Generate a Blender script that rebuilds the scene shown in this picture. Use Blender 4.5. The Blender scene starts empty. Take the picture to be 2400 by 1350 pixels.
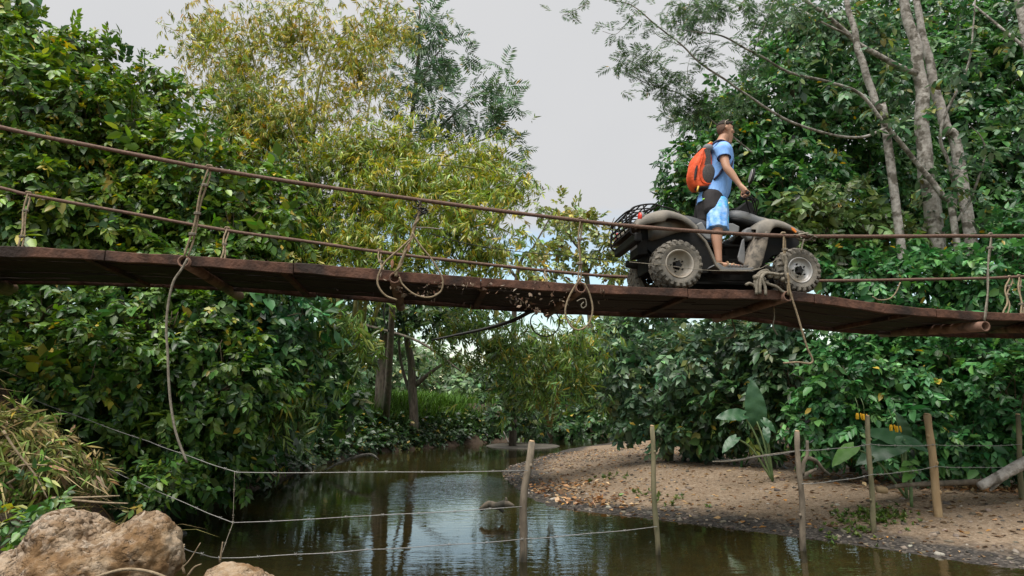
import bpy, bmesh, math, random
import numpy as np
from mathutils import Vector, Matrix, noise as mnoise

random.seed(7)
rng = np.random.default_rng(7)
scene = bpy.context.scene
COL = scene.collection

# ------------------------------------------------------------------ camera
CAM_H = 1.6                      # eye height over the water (z = 0)
FPX = 1600.0                     # focal length in pixels of the 2400 px wide photograph
PITCH = math.atan(285.0 / FPX)   # horizon at y = 960
cam_data = bpy.data.cameras.new('camera')
cam_data.sensor_width = 36.0
cam_data.lens = 36.0 * FPX / 2400.0
cam_data.clip_start = 0.05
cam_data.clip_end = 3000.0
cam = bpy.data.objects.new('camera', cam_data)
COL.objects.link(cam)
cam.location = (0, 0, CAM_H)
cam.rotation_euler = (math.radians(90) + PITCH, 0, 0)
scene.camera = cam

# ------------------------------------------------------------------ sky, sun, exposure
SUN_EL, SUN_AZ = math.radians(70), math.radians(215)     # azimuth from +Y, clockwise: behind the camera, over its left shoulder
world = bpy.data.worlds.new('World')
scene.world = world
world.use_nodes = True
nt = world.node_tree
nt.nodes.clear()
def wn(t, **k):
    n = nt.nodes.new(t)
    for a, b in k.items(): setattr(n, a, b)
    return n
w_out = wn('ShaderNodeOutputWorld')
sky = wn('ShaderNodeTexSky', sky_type='NISHITA', sun_disc=False, sun_elevation=SUN_EL, sun_rotation=SUN_AZ)
sky.air_density = 1.6; sky.dust_density = 0.3; sky.ozone_density = 2.5
bg_sky = wn('ShaderNodeBackground'); bg_sky.inputs[1].default_value = 0.13
nt.links.new(sky.outputs[0], bg_sky.inputs[0])
tc = wn('ShaderNodeTexCoord')
sep = wn('ShaderNodeSeparateXYZ'); nt.links.new(tc.outputs['Generated'], sep.inputs[0])
nz = wn('ShaderNodeTexNoise'); nz.inputs['Scale'].default_value = 5.0; nz.inputs['Detail'].default_value = 5.0
mp = wn('ShaderNodeMapping'); mp.inputs['Scale'].default_value = (1, 1, 3.0)
nt.links.new(tc.outputs['Generated'], mp.inputs[0]); nt.links.new(mp.outputs[0], nz.inputs[0])
addm = wn('ShaderNodeMath', operation='MULTIPLY_ADD')        # elevation + ragged cloud base
nt.links.new(nz.outputs[0], addm.inputs[0]); addm.inputs[1].default_value = 0.16
nt.links.new(sep.outputs['Z'], addm.inputs[2])
cr = wn('ShaderNodeValToRGB')
cr.color_ramp.elements[0].position = 0.315; cr.color_ramp.elements[0].color = (0, 0, 0, 1)
cr.color_ramp.elements[1].position = 0.365; cr.color_ramp.elements[1].color = (1, 1, 1, 1)
nt.links.new(addm.outputs[0], cr.inputs[0])
cl = wn('ShaderNodeValToRGB')
cl.color_ramp.elements[0].position = 0.25; cl.color_ramp.elements[0].color = (0.86, 0.875, 0.90, 1)
cl.color_ramp.elements[1].position = 0.75; cl.color_ramp.elements[1].color = (0.95, 0.95, 0.96, 1)
nz2 = wn('ShaderNodeTexNoise'); nz2.inputs['Scale'].default_value = 2.2; nz2.inputs['Detail'].default_value = 4
nt.links.new(tc.outputs['Generated'], nz2.inputs[0]); nt.links.new(nz2.outputs[0], cl.inputs[0])
bg_cl = wn('ShaderNodeBackground'); bg_cl.inputs[1].default_value = 0.52
nt.links.new(cl.outputs[0], bg_cl.inputs[0])
mx = wn('ShaderNodeMixShader')
nt.links.new(cr.outputs[0], mx.inputs[0]); nt.links.new(bg_sky.outputs[0], mx.inputs[1]); nt.links.new(bg_cl.outputs[0], mx.inputs[2])
nt.links.new(mx.outputs[0], w_out.inputs[0])

sun_d = bpy.data.lights.new('sun', 'SUN')
sun_d.energy = 3.6; sun_d.angle = math.radians(42); sun_d.color = (1.0, 0.96, 0.9)
sun = bpy.data.objects.new('sun', sun_d); COL.objects.link(sun)
sd = Vector((math.sin(SUN_AZ) * math.cos(SUN_EL), math.cos(SUN_AZ) * math.cos(SUN_EL), math.sin(SUN_EL)))
sun.rotation_euler = (-sd).to_track_quat('-Z', 'Y').to_euler()
sun.location = sd * 60

scene.render.engine = 'CYCLES'
scene.cycles.max_bounces = 6; scene.cycles.diffuse_bounces = 2; scene.cycles.glossy_bounces = 3
scene.cycles.transmission_bounces = 3; scene.cycles.transparent_max_bounces = 6
scene.cycles.caustics_reflective = False; scene.cycles.caustics_refractive = False
scene.cycles.use_denoising = True
scene.view_settings.view_transform = 'Standard'; scene.view_settings.look = 'None'
scene.view_settings.gamma = 1.0; scene.view_settings.use_curve_mapping = False
scene.view_settings.exposure = 0.55

# ------------------------------------------------------------------ geometry from the photograph's perspective
CAMP = Vector((0, 0, CAM_H))
_f = Vector((0, math.cos(PITCH), math.sin(PITCH))); _u = Vector((0, -math.sin(PITCH), math.cos(PITCH)))
def ray(px, py):
    return _f + Vector((1, 0, 0)) * ((px - 1200.0) / FPX) + _u * ((675.0 - py) / FPX)
def at(px, py, Y):
    d = ray(px, py); return CAMP + d * (Y / d.y)
def at_z(px, py, z=0.0):
    d = ray(px, py); return CAMP + d * ((z - CAM_H) / d.z)
# frame of the bridge: u along it, v across it (away from the camera), z up
TH = math.atan(0.13)
OR = Vector((2.46, 8.2, 0)); AX = Vector((math.cos(TH), math.sin(TH), 0)); BX = Vector((-math.sin(TH), math.cos(TH), 0))
def BF(px, py, v):
    d = ray(px, py); t = (v + (OR - CAMP).dot(BX)) / d.dot(BX); P = CAMP + d * t
    return Vector(((P - OR).dot(AX), v, P.z))
def WB(p):
    return Vector((OR.x, OR.y, 0)) + AX * p[0] + BX * p[1] + Vector((0, 0, p[2]))

# ------------------------------------------------------------------ helpers
def setp(o, label=None, cat=None, group=None, kind=None):
    if label: o['label'] = label
    if cat: o['category'] = cat
    if group: o['group'] = group
    if kind: o['kind'] = kind
    return o
def empty(name, loc=(0, 0, 0), rz=0.0, parent=None, **kw):
    o = bpy.data.objects.new(name, None); o.empty_display_size = 0.2
    COL.objects.link(o); o.location = loc; o.rotation_euler = (0, 0, rz)
    if parent: o.parent = parent
    return setp(o, **kw)
def mesh_data(name, V, F, mat=None, smooth=False):
    me = bpy.data.meshes.new(name)
    me.from_pydata([tuple(v) for v in V], [], [tuple(f) for f in F])
    if mat: me.materials.append(mat)
    if smooth: me.polygons.foreach_set('use_smooth', [True] * len(me.polygons))
    me.update(); return me
def link(name, me, parent=None, loc=None, **kw):
    o = bpy.data.objects.new(name, me); COL.objects.link(o)
    if parent: o.parent = parent
    if loc is not None: o.location = loc
    return setp(o, **kw)
def obj(name, VF, mat, parent=None, smooth=True, off=None, **kw):
    V, F = VF
    if off is not None: V = [Vector(v) - Vector(off) for v in V]
    return link(name, mesh_data(name, V, F, mat, smooth), parent, **kw)
def join(*parts):
    V, F = [], []
    for v, f in parts:
        n = len(V); V += [Vector(p) for p in v]; F += [tuple(i + n for i in q) for q in f]
    return V, F
def crv(pts, n=6):
    """Catmull-Rom through points (tuples of any length)."""
    P = [np.array(p, float) for p in pts]
    if len(P) < 3: n = max(n, 2)
    P = [2 * P[0] - P[1]] + P + [2 * P[-1] - P[-2]]
    out = []
    for i in range(1, len(P) - 2):
        for k in range(n):
            t = k / n
            out.append(0.5 * (2 * P[i] + (P[i+1] - P[i-1]) * t + (2*P[i-1] - 5*P[i] + 4*P[i+1] - P[i+2]) * t*t + (3*P[i] - P[i-1] - 3*P[i+1] + P[i+2]) * t**3))
    out.append(P[-2]); return out
def tube(pts, rad, sides=8, caps=True, hollow=0.0):
    pts = [Vector(p[:3]) for p in pts]; n = len(pts)
    if not hasattr(rad, '__len__'): rad = [rad] * n
    elif len(rad) != n:
        rad = list(np.interp(np.linspace(0, 1, n), np.linspace(0, 1, len(rad)), rad))
    V, F = [], []; up = None
    for i in range(n):
        t = (pts[min(i+1, n-1)] - pts[max(i-1, 0)])
        t = t.normalized() if t.length > 1e-9 else Vector((0, 0, 1))
        if up is None:
            a = Vector((0, 0, 1)) if abs(t.z) < 0.9 else Vector((1, 0, 0)); up = (a - t * a.dot(t)).normalized()
        else:
            up = up - t * up.dot(t); up = up.normalized() if up.length > 1e-6 else Vector((1, 0, 0))
        s = t.cross(up)
        for k in range(sides):
            a = 2 * math.pi * k / sides
            V.append(pts[i] + (up * math.cos(a) + s * math.sin(a)) * rad[i])
    for i in range(n - 1):
        for k in range(sides):
            k2 = (k + 1) % sides
            F.append((i*sides + k, i*sides + k2, (i+1)*sides + k2, (i+1)*sides + k))
    if hollow > 0:     # open pipe with wall thickness
        m = len(V)
        for i in range(n):
            c = pts[i]
            for k in range(sides): V.append(c + (V[i*sides + k] - c) * (1 - hollow))
        for i in range(n - 1):
            for k in range(sides):
                k2 = (k + 1) % sides
                F.append((m + i*sides + k2, m + i*sides + k, m + (i+1)*sides + k, m + (i+1)*sides + k2))
        for e in (0, n - 1):
            for k in range(sides):
                k2 = (k + 1) % sides; F.append((e*sides + k, e*sides + k2, m + e*sides + k2, m + e*sides + k) if e else (e*sides + k2, e*sides + k, m + e*sides + k, m + e*sides + k2))
    elif caps:
        F.append(tuple(range(sides - 1, -1, -1))); F.append(tuple((n-1)*sides + k for k in range(sides)))
    return V, F
def box(c, s, rot=None):
    c = Vector(c); V = []
    for z in (-.5, .5):
        for x, y in ((-.5, -.5), (.5, -.5), (.5, .5), (-.5, .5)):
            p = Vector((x * s[0], y * s[1], z * s[2]))
            V.append(c + (rot @ p if rot else p))
    return V, [(3, 2, 1, 0), (4, 5, 6, 7), (0, 1, 5, 4), (1, 2, 6, 5), (2, 3, 7, 6), (3, 0, 4, 7)]
def loft(secs, closed=True, cap=True):
    n = len(secs[0]); V = [Vector(p) for s in secs for p in s]; F = []
    m = n if closed else n - 1
    for i in range(len(secs) - 1):
        for k in range(m):
            k2 = (k + 1) % n; F.append((i*n + k, i*n + k2, (i+1)*n + k2, (i+1)*n + k))
    if cap and closed:
        F.append(tuple(range(n - 1, -1, -1))); F.append(tuple((len(secs)-1)*n + k for k in range(n)))
    return V, F
def prism(poly, v0, v1):
    """polygon [(u, z)] extruded across v."""
    n = len(poly); V = [Vector((a, v0, b)) for a, b in poly] + [Vector((a, v1, b)) for a, b in poly]
    F = [tuple(range(n)), tuple(range(2*n - 1, n - 1, -1))]
    for k in range(n): k2 = (k+1) % n; F.append((k2, k, n + k, n + k2))
    return V, F
def ball(c, r, seg=12, rings=8):
    c = Vector(c); r = (r, r, r) if not hasattr(r, '__len__') else r
    V = [c + Vector((0, 0, r[2]))]; F = []
    for i in range(1, rings):
        a = math.pi * i / rings
        for k in range(seg):
            b = 2 * math.pi * k / seg
            V.append(c + Vector((r[0]*math.sin(a)*math.cos(b), r[1]*math.sin(a)*math.sin(b), r[2]*math.cos(a))))
    V.append(c - Vector((0, 0, r[2])))
    for k in range(seg): F.append((0, 1 + k, 1 + (k+1) % seg))
    for i in range(rings - 2):
        for k in range(seg):
            a = 1 + i*seg; F.append((a + k, a + seg + k, a + seg + (k+1) % seg, a + (k+1) % seg))
    a = 1 + (rings-2)*seg
    for k in range(seg): F.append((a + k, len(V) - 1, a + (k+1) % seg))
    return V, F
def bevel(o, w=0.006, seg=2):
    m = o.modifiers.new('bevel', 'BEVEL'); m.width = w; m.segments = seg; m.limit_method = 'ANGLE'; m.angle_limit = math.radians(35); return o
def solid(o, t):
    m = o.modifiers.new('solid', 'SOLIDIFY'); m.thickness = t; m.offset = 0; return o
def subsurf(o, n=1):
    m = o.modifiers.new('sub', 'SUBSURF'); m.levels = n; m.render_levels = n; return o
def remeshed(name, VF, mat, voxel=0.008, smooth=6, parent=None, off=(0, 0, 0), **kw):
    """union of overlapping closed pieces as ONE continuous surface."""
    V, F = VF
    me = mesh_data(name + '_src', [Vector(v) - Vector(off) for v in V], F)
    t = bpy.data.objects.new(name + '_src', me); COL.objects.link(t)
    m = t.modifiers.new('r', 'REMESH'); m.mode = 'VOXEL'; m.voxel_size = voxel
    if smooth:
        s = t.modifiers.new('s', 'SMOOTH'); s.iterations = smooth; s.factor = 0.5
    dg = bpy.context.evaluated_depsgraph_get(); dg.update()
    me2 = bpy.data.meshes.new_from_object(t.evaluated_get(dg))
    bpy.data.objects.remove(t); bpy.data.meshes.remove(me)
    me2.name = name; me2.materials.clear(); me2.materials.append(mat)
    me2.polygons.foreach_set('use_smooth', [True] * len(me2.polygons))
    return link(name, me2, parent, **kw)

# ------------------------------------------------------------------ materials
def mat(name, c1, c2=None, scale=8.0, rough=0.7, metal=0.0, bump=0.0, bscale=None, spec=0.4, detail=6.0, lo=0.35, hi=0.65, stretch=None, c3=None, s3=2.0, lo3=.5, hi3=.62):
    m = bpy.data.materials.new(name); m.use_nodes = True
    n = m.node_tree.nodes; l = m.node_tree.links; b = n['Principled BSDF']
    b.inputs['Roughness'].default_value = rough; b.inputs['Metallic'].default_value = metal
    b.inputs['Specular IOR Level'].default_value = spec
    b.inputs['Base Color'].default_value = (*c1, 1)
    tcn = n.new('ShaderNodeTexCoord'); src = tcn.outputs['Object']
    if stretch:
        mpn = n.new('ShaderNodeMapping'); mpn.inputs['Scale'].default_value = stretch; l.new(src, mpn.inputs[0]); src = mpn.outputs[0]
    if c2:
        t = n.new('ShaderNodeTexNoise'); t.inputs['Scale'].default_value = scale; t.inputs['Detail'].default_value = detail; t.inputs['Roughness'].default_value = 0.6
        l.new(src, t.inputs[0]); r = n.new('ShaderNodeValToRGB')
        r.color_ramp.elements[0].position = lo; r.color_ramp.elements[0].color = (*c1, 1)
        r.color_ramp.elements[1].position = hi; r.color_ramp.elements[1].color = (*c2, 1)
        l.new(t.outputs[0], r.inputs[0]); outc = r.outputs[0]
        if c3:
            t3 = n.new('ShaderNodeTexNoise'); t3.inputs['Scale'].default_value = s3; t3.inputs['Detail'].default_value = 5; l.new(src, t3.inputs[0])
            r3 = n.new('ShaderNodeValToRGB'); r3.color_ramp.elements[0].position = lo3; r3.color_ramp.elements[1].position = hi3; l.new(t3.outputs[0], r3.inputs[0])
            mm = n.new('ShaderNodeMix'); mm.data_type = 'RGBA'; l.new(r3.outputs[0], mm.inputs[0]); l.new(outc, mm.inputs[6]); mm.inputs[7].default_value = (*c3, 1); outc = mm.outputs[2]
        l.new(outc, b.inputs['Base Color'])
    if bump:
        t2 = n.new('ShaderNodeTexNoise'); t2.inputs['Scale'].default_value = bscale or scale * 3; t2.inputs['Detail'].default_value = 5; l.new(src, t2.inputs[0])
        bn = n.new('ShaderNodeBump'); bn.inputs['Strength'].default_value = bump; bn.inputs['Distance'].default_value = 0.02
        l.new(t2.outputs[0], bn.inputs['Height']); l.new(bn.outputs[0], b.inputs['Normal'])
    return m
def leaf_mat(name, rough=0.5, trans=0.28, spec=0.35):
    m = bpy.data.materials.new(name); m.use_nodes = True
    n = m.node_tree.nodes; l = m.node_tree.links; b = n['Principled BSDF']; o = n['Material Output']
    a = n.new('ShaderNodeAttribute'); a.attribute_name = 'col'
    l.new(a.outputs['Color'], b.inputs['Base Color'])
    b.inputs['Roughness'].default_value = rough; b.inputs['Specular IOR Level'].default_value = spec
    t = n.new('ShaderNodeBsdfTranslucent')
    hs = n.new('ShaderNodeHueSaturation'); hs.inputs['Saturation'].default_value = 1.15; hs.inputs['Value'].default_value = 1.25; hs.inputs['Hue'].default_value = 0.485
    l.new(a.outputs['Color'], hs.inputs['Color']); l.new(hs.outputs[0], t.inputs[0])
    x = n.new('ShaderNodeMixShader'); x.inputs[0].default_value = trans
    l.new(b.outputs[0], x.inputs[1]); l.new(t.outputs[0], x.inputs[2]); l.new(x.outputs[0], o.inputs[0])
    return m
M = {}
M['leaf'] = leaf_mat('leaf', .40, .26, .55)
M['leaf_dull'] = leaf_mat('leaf_dull', 0.75, 0.2, 0.15)
M['bark'] = mat('bark', (.06, .047, .036), (.17, .14, .11), 12, .9, bump=.9, bscale=30, stretch=(1, 1, .3), c3=(.09, .10, .06), s3=4)
M['bark_pale'] = mat('bark_pale', (.24, .215, .19), (.44, .41, .375), 11, .9, bump=.8, bscale=26, c3=(.12, .105, .085), s3=6.5, lo3=.50, hi3=.60, lo=.38, hi=.62)
M['twig'] = mat('twig', (.09, .07, .05), (.17, .13, .09), 9, .9)
M['culm'] = mat('culm', (.14, .15, .05), (.28, .25, .09), 4, .6)
M['rust'] = mat('rust', (.060, .028, .018), (.15, .070, .045), 9, .85, bump=.5, bscale=30, c3=(.030, .018, .014), s3=2.2, lo3=.45, hi3=.62)
M['plank'] = mat('plank', (.018, .010, .007), (.042, .021, .013), 5, .82, bump=.5, bscale=14, stretch=(.35, 4, 4), c3=(.018, .011, .008), s3=1.2)
M['cable'] = mat('cable', (.11, .062, .045), (.19, .115, .085), 40, .75, .2, bump=.4, bscale=120)
M['pipe'] = mat('pipe', (.16, .085, .058), (.26, .15, .105), 9, .75, .1, bump=.2, c3=(.08, .045, .03), s3=4)
M['rope'] = mat('rope', (.20, .15, .09), (.34, .26, .17), 30, .9, bump=.5, bscale=150)
M['rope_grey'] = mat('rope_grey', (.17, .145, .11), (.30, .265, .21), 30, .9, bump=.5, bscale=150)
M['wire'] = mat('wire', (.22, .215, .20), (.34, .33, .31), 60, .6, .3)
M['black_wire'] = mat('black_wire', (.012, .012, .012), (.03, .03, .03), 20, .5)
M['post'] = mat('post', (.12, .095, .07), (.26, .21, .155), 8, .9, bump=.6, stretch=(1, 1, .3), c3=(.07, .065, .05), s3=5)
M['post_pale'] = mat('post_pale', (.30, .20, .105), (.42, .30, .17), 8, .85, bump=.4, stretch=(1, 1, .25))
M['post_green'] = mat('post_green', (.12, .115, .06), (.24, .20, .12), 8, .85, bump=.4, stretch=(1, 1, .3), c3=(.06, .055, .035), s3=5)
M['cutwood'] = mat('cutwood', (.42, .28, .16), (.52, .36, .22), 12, .85)
# ------------------------------------------------------------------ ground and water
R_SH = [(2500, 1345), (2400, 1333), (2250, 1316), (2100, 1292), (1950, 1270), (1800, 1250), (1650, 1232), (1500, 1213), (1380, 1200), (1290, 1186), (1235, 1162), (1195, 1135), (1172, 1108), (1195, 1092), (1250, 1076), (1330, 1052), (1430, 1036)]
L_SH = [(1215, 1030), (1100, 1040), (1000, 1049), (900, 1060), (820, 1072), (740, 1090), (660, 1118), (585, 1150), (480, 1172), (390, 1196), (330, 1232)]
rs = [at_z(*p) for p in R_SH]; ls = [at_z(*p) for p in L_SH]
poly = [(16.0, 4.0), (9.0, 5.6)] + [(p.x, p.y) for p in rs] + [(24.0, 40.0), (60.0, 52.0), (60.0, 60.0), (22.0, 47.0)] + [(p.x, p.y) for p in ls] + [(-3.9, 6.0), (-3.0, 4.9), (-1.2, 4.3), (2.0, 3.9), (6.0, 2.6), (16.0, 0.5)]
side = ['R'] * (2 + len(rs) + 1) + ['F', 'F', 'F'] + ['L'] * (len(ls) + 1) + ['N'] * 5 + ['R']
PO = np.array(poly); NP = len(PO)
def sdist(X, Y):
    """signed distance to the river's edge (negative in the water) and the weight of the steep far bank."""
    P = np.stack([X.ravel(), Y.ravel()], 1); best = np.full(len(P), 1e9); bs = np.zeros(len(P), int)
    ins = np.zeros(len(P), bool)
    dR = np.full(len(P), 1e9); dL = np.full(len(P), 1e9); dN = np.full(len(P), 1e9)
    for i in range(NP):
        a = PO[i]; b = PO[(i+1) % NP]; ab = b - a
        t = np.clip(((P - a) @ ab) / (ab @ ab), 0, 1); d = np.hypot(*(P - (a + t[:, None] * ab)).T)
        best = np.minimum(best, d)
        s = side[i]
        if s == 'R': dR = np.minimum(dR, d)
        elif s == 'N': dN = np.minimum(dN, d)
        else: dL = np.minimum(dL, d)
        c = ((a[1] > P[:, 1]) != (b[1] > P[:, 1])) & (P[:, 0] < (b[0] - a[0]) * (P[:, 1] - a[1]) / (b[1] - a[1] + 1e-12) + a[0])
        ins ^= c
    w = dR ** 2 + 1e-6; wl = dL ** 2 + 1e-6; wn_ = dN ** 2 + 1e-6
    W = np.stack([1/w, 1/wl, 1/wn_], 1) ** 1.6; W /= W.sum(1, keepdims=True)
    return np.where(ins, -best, best).reshape(X.shape), W.reshape(X.shape + (3,))
def fbm(X, Y, s, seed=0.0):
    o = 0; a = 1.0
    for k in range(4):
        o = o + a * (np.sin(X*s*1.3 + 1.7*np.sin(Y*s*0.9 + seed + k) + seed*3 + k*2.1) * np.sin(Y*s*1.1 + 1.3*np.sin(X*s*1.2 - seed + k*1.9) + k)); s *= 2.1; a *= .5
    return o
def height(X, Y):
    X = np.asarray(X, float); Y = np.asarray(Y, float)
    d, W = sdist(X, Y); dp = np.maximum(d, 0); n = fbm(X, Y, .45, 1.3)
    hR = np.minimum(0.085 * dp, 0.30) + 0.9 * np.clip((dp - 7.5) / 9, 0, 1) ** 1.5 + 0.025 * n * np.clip(dp, 0, 1)
    hL = 2.0 * np.clip(dp / 1.7, 0, 1) ** .8 + 0.03 * np.clip(dp - 1.7, 0, 40) * .5 + .10 * n * np.clip(dp, 0, 1)
    hN = 0.35 * np.clip(dp / 1.2, 0, 1) + .05 * n * np.clip(dp, 0, 1)
    h = W[..., 0]*hR + W[..., 1]*hL + W[..., 2]*hN
    return np.where(d < 0, -np.minimum(-d * .16, .55) - .004 + .012 * n, h)
def gz(x, y): return float(height(np.array([[x]]), np.array([[y]]))[0, 0])
def axis(lo, hi, step, far_lo, far_hi):
    a = list(np.arange(lo, hi + 1e-6, step)); s = step; x = hi
    while x < far_hi: s *= 1.25; x += s; a.append(x)
    s = step; x = lo
    while x > far_lo: s *= 1.25; x -= s; a.insert(0, x)
    return np.array(a)
gx = axis(-9, 13, .16, -900, 900); gy = axis(2, 24, .16, -60, 1500)
GX, GY = np.meshgrid(gx, gy); GZ = height(GX, GY)
nx, ny = len(gx), len(gy)
V = np.stack([GX, GY, GZ], -1).reshape(-1, 3)
ii = (np.arange(ny - 1)[:, None] * nx + np.arange(nx - 1)[None]).ravel()
Q = np.stack([ii, ii + 1, ii + nx + 1, ii + nx], 1)
me = bpy.data.meshes.new('ground'); me.vertices.add(len(V)); me.vertices.foreach_set('co', V.ravel())
me.loops.add(Q.size); me.loops.foreach_set('vertex_index', Q.ravel().astype(np.int32))
me.polygons.add(len(Q)); me.polygons.foreach_set('loop_start', np.arange(0, Q.size, 4, dtype=np.int32)); me.polygons.foreach_set('loop_total', np.full(len(Q), 4, np.int32))
me.polygons.foreach_set('use_smooth', np.ones(len(Q), bool)); me.update(); me.validate()
_, GW = sdist(GX, GY)
at_ = me.attributes.new('sand', 'FLOAT', 'POINT')
d_all, _ = sdist(GX, GY)
at_.data.foreach_set('value', (GW[..., 0] * np.clip(1.15 - (d_all - 4.5 + .8 * fbm(GX, GY, .7, 4.)) / 3.5, 0, 1)).ravel().astype(np.float32))

def ground_mat():
    m = bpy.data.materials.new('ground'); m.use_nodes = True
    n = m.node_tree.nodes; l = m.node_tree.links; b = n['Principled BSDF']
    b.inputs['Roughness'].default_value = .9; b.inputs['Specular IOR Level'].default_value = .25
    geo = n.new('ShaderNodeNewGeometry'); sepn = n.new('ShaderNodeSeparateXYZ'); l.new(geo.outputs['Position'], sepn.inputs[0])
    def noise(s, det=6):
        t = n.new('ShaderNodeTexNoise'); t.inputs['Scale'].default_value = s; t.inputs['Detail'].default_value = det; t.inputs['Roughness'].default_value = .65; l.new(geo.outputs['Position'], t.inputs[0]); return t.outputs[0]
    def ramp(src, stops):
        r = n.new('ShaderNodeValToRGB'); e = r.color_ramp.elements
        while len(e) < len(stops): e.new(.5)
        for q, (p, c) in zip(e, stops): q.position = p; q.color = (*c, 1)
        l.new(src, r.inputs[0]); return r.outputs[0]
    def mixc(f, a, c):
        x = n.new('ShaderNodeMix'); x.data_type = 'RGBA'; l.new(f, x.inputs[0]); l.new(a, x.inputs[6]); l.new(c, x.inputs[7]); return x.outputs[2]
    soil = ramp(noise(2.5), [(.3, (.035, .024, .016)), (.55, (.075, .05, .034)), (.75, (.05, .06, .022))])
    vor = n.new('ShaderNodeTexVoronoi'); vor.inputs['Scale'].default_value = 26; l.new(geo.outputs['Position'], vor.inputs[0])
    peb = ramp(vor.outputs['Color'], [(.15, (.13, .095, .062)), (.5, (.225, .168, .115)), (.8, (.32, .255, .19))])
    sandc = ramp(noise(1.6), [(.32, (.185, .125, .078)), (.52, (.255, .182, .12)), (.7, (.31, .235, .165))])
    fine = ramp(noise(38, 3), [(.4, (0, 0, 0)), (.6, (1, 1, 1))])
    sandm = mixc(fine, sandc, peb)
    # wet dark gravel along the water line
    ad = n.new('ShaderNodeMath'); ad.operation = 'MULTIPLY_ADD'; l.new(noise(3.5), ad.inputs[0]); ad.inputs[1].default_value = -.10; l.new(sepn.outputs['Z'], ad.inputs[2])
    wet = ramp(ad.outputs[0], [(.0, (1, 1, 1)), (.045, (0, 0, 0))])
    wetc = ramp(vor.outputs['Color'], [(.2, (.028, .025, .022)), (.6, (.06, .052, .045)), (.9, (.12, .105, .09))])
    sandw = mixc(wet, sandm, wetc)
    bed = ramp(noise(4), [(.35, (.045, .036, .016)), (.6, (.105, .080, .034)), (.8, (.15, .11, .05))])
    under = ramp(sepn.outputs['Z'], [(0, (1, 1, 1)), (.004, (0, 0, 0))])
    a = n.new('ShaderNodeAttribute'); a.attribute_name = 'sand'
    af = n.new('ShaderNodeMath'); af.operation = 'MULTIPLY_ADD'; l.new(noise(2.2), af.inputs[0]); af.inputs[1].default_value = .5; l.new(a.outputs['Fac'], af.inputs[2])
    fac = ramp(af.outputs[0], [(.62, (0, 0, 0)), (.82, (1, 1, 1))])
    c = mixc(fac, soil, sandw)
    un = n.new('ShaderNodeMath'); un.operation = 'LESS_THAN'; l.new(sepn.outputs['Z'], un.inputs[0]); un.inputs[1].default_value = -.003
    c = mixc(un.outputs[0], c, bed)
    l.new(c, b.inputs['Base Color'])
    bp = n.new('ShaderNodeBump'); bp.inputs['Strength'].default_value = .9; bp.inputs['Distance'].default_value = .02
    l.new(vor.outputs['Distance'], bp.inputs['Height'])
    bp2 = n.new('ShaderNodeBump'); bp2.inputs['Strength'].default_value = .7; bp2.inputs['Distance'].default_value = .08; l.new(noise(7), bp2.inputs['Height']); l.new(bp.outputs[0], bp2.inputs['Normal'])
    l.new(bp2.outputs[0], b.inputs['Normal'])
    return m
me.materials.append(ground_mat())
link('ground', me, kind='structure', label='brown gravel and soil ground along the stream')

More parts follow.
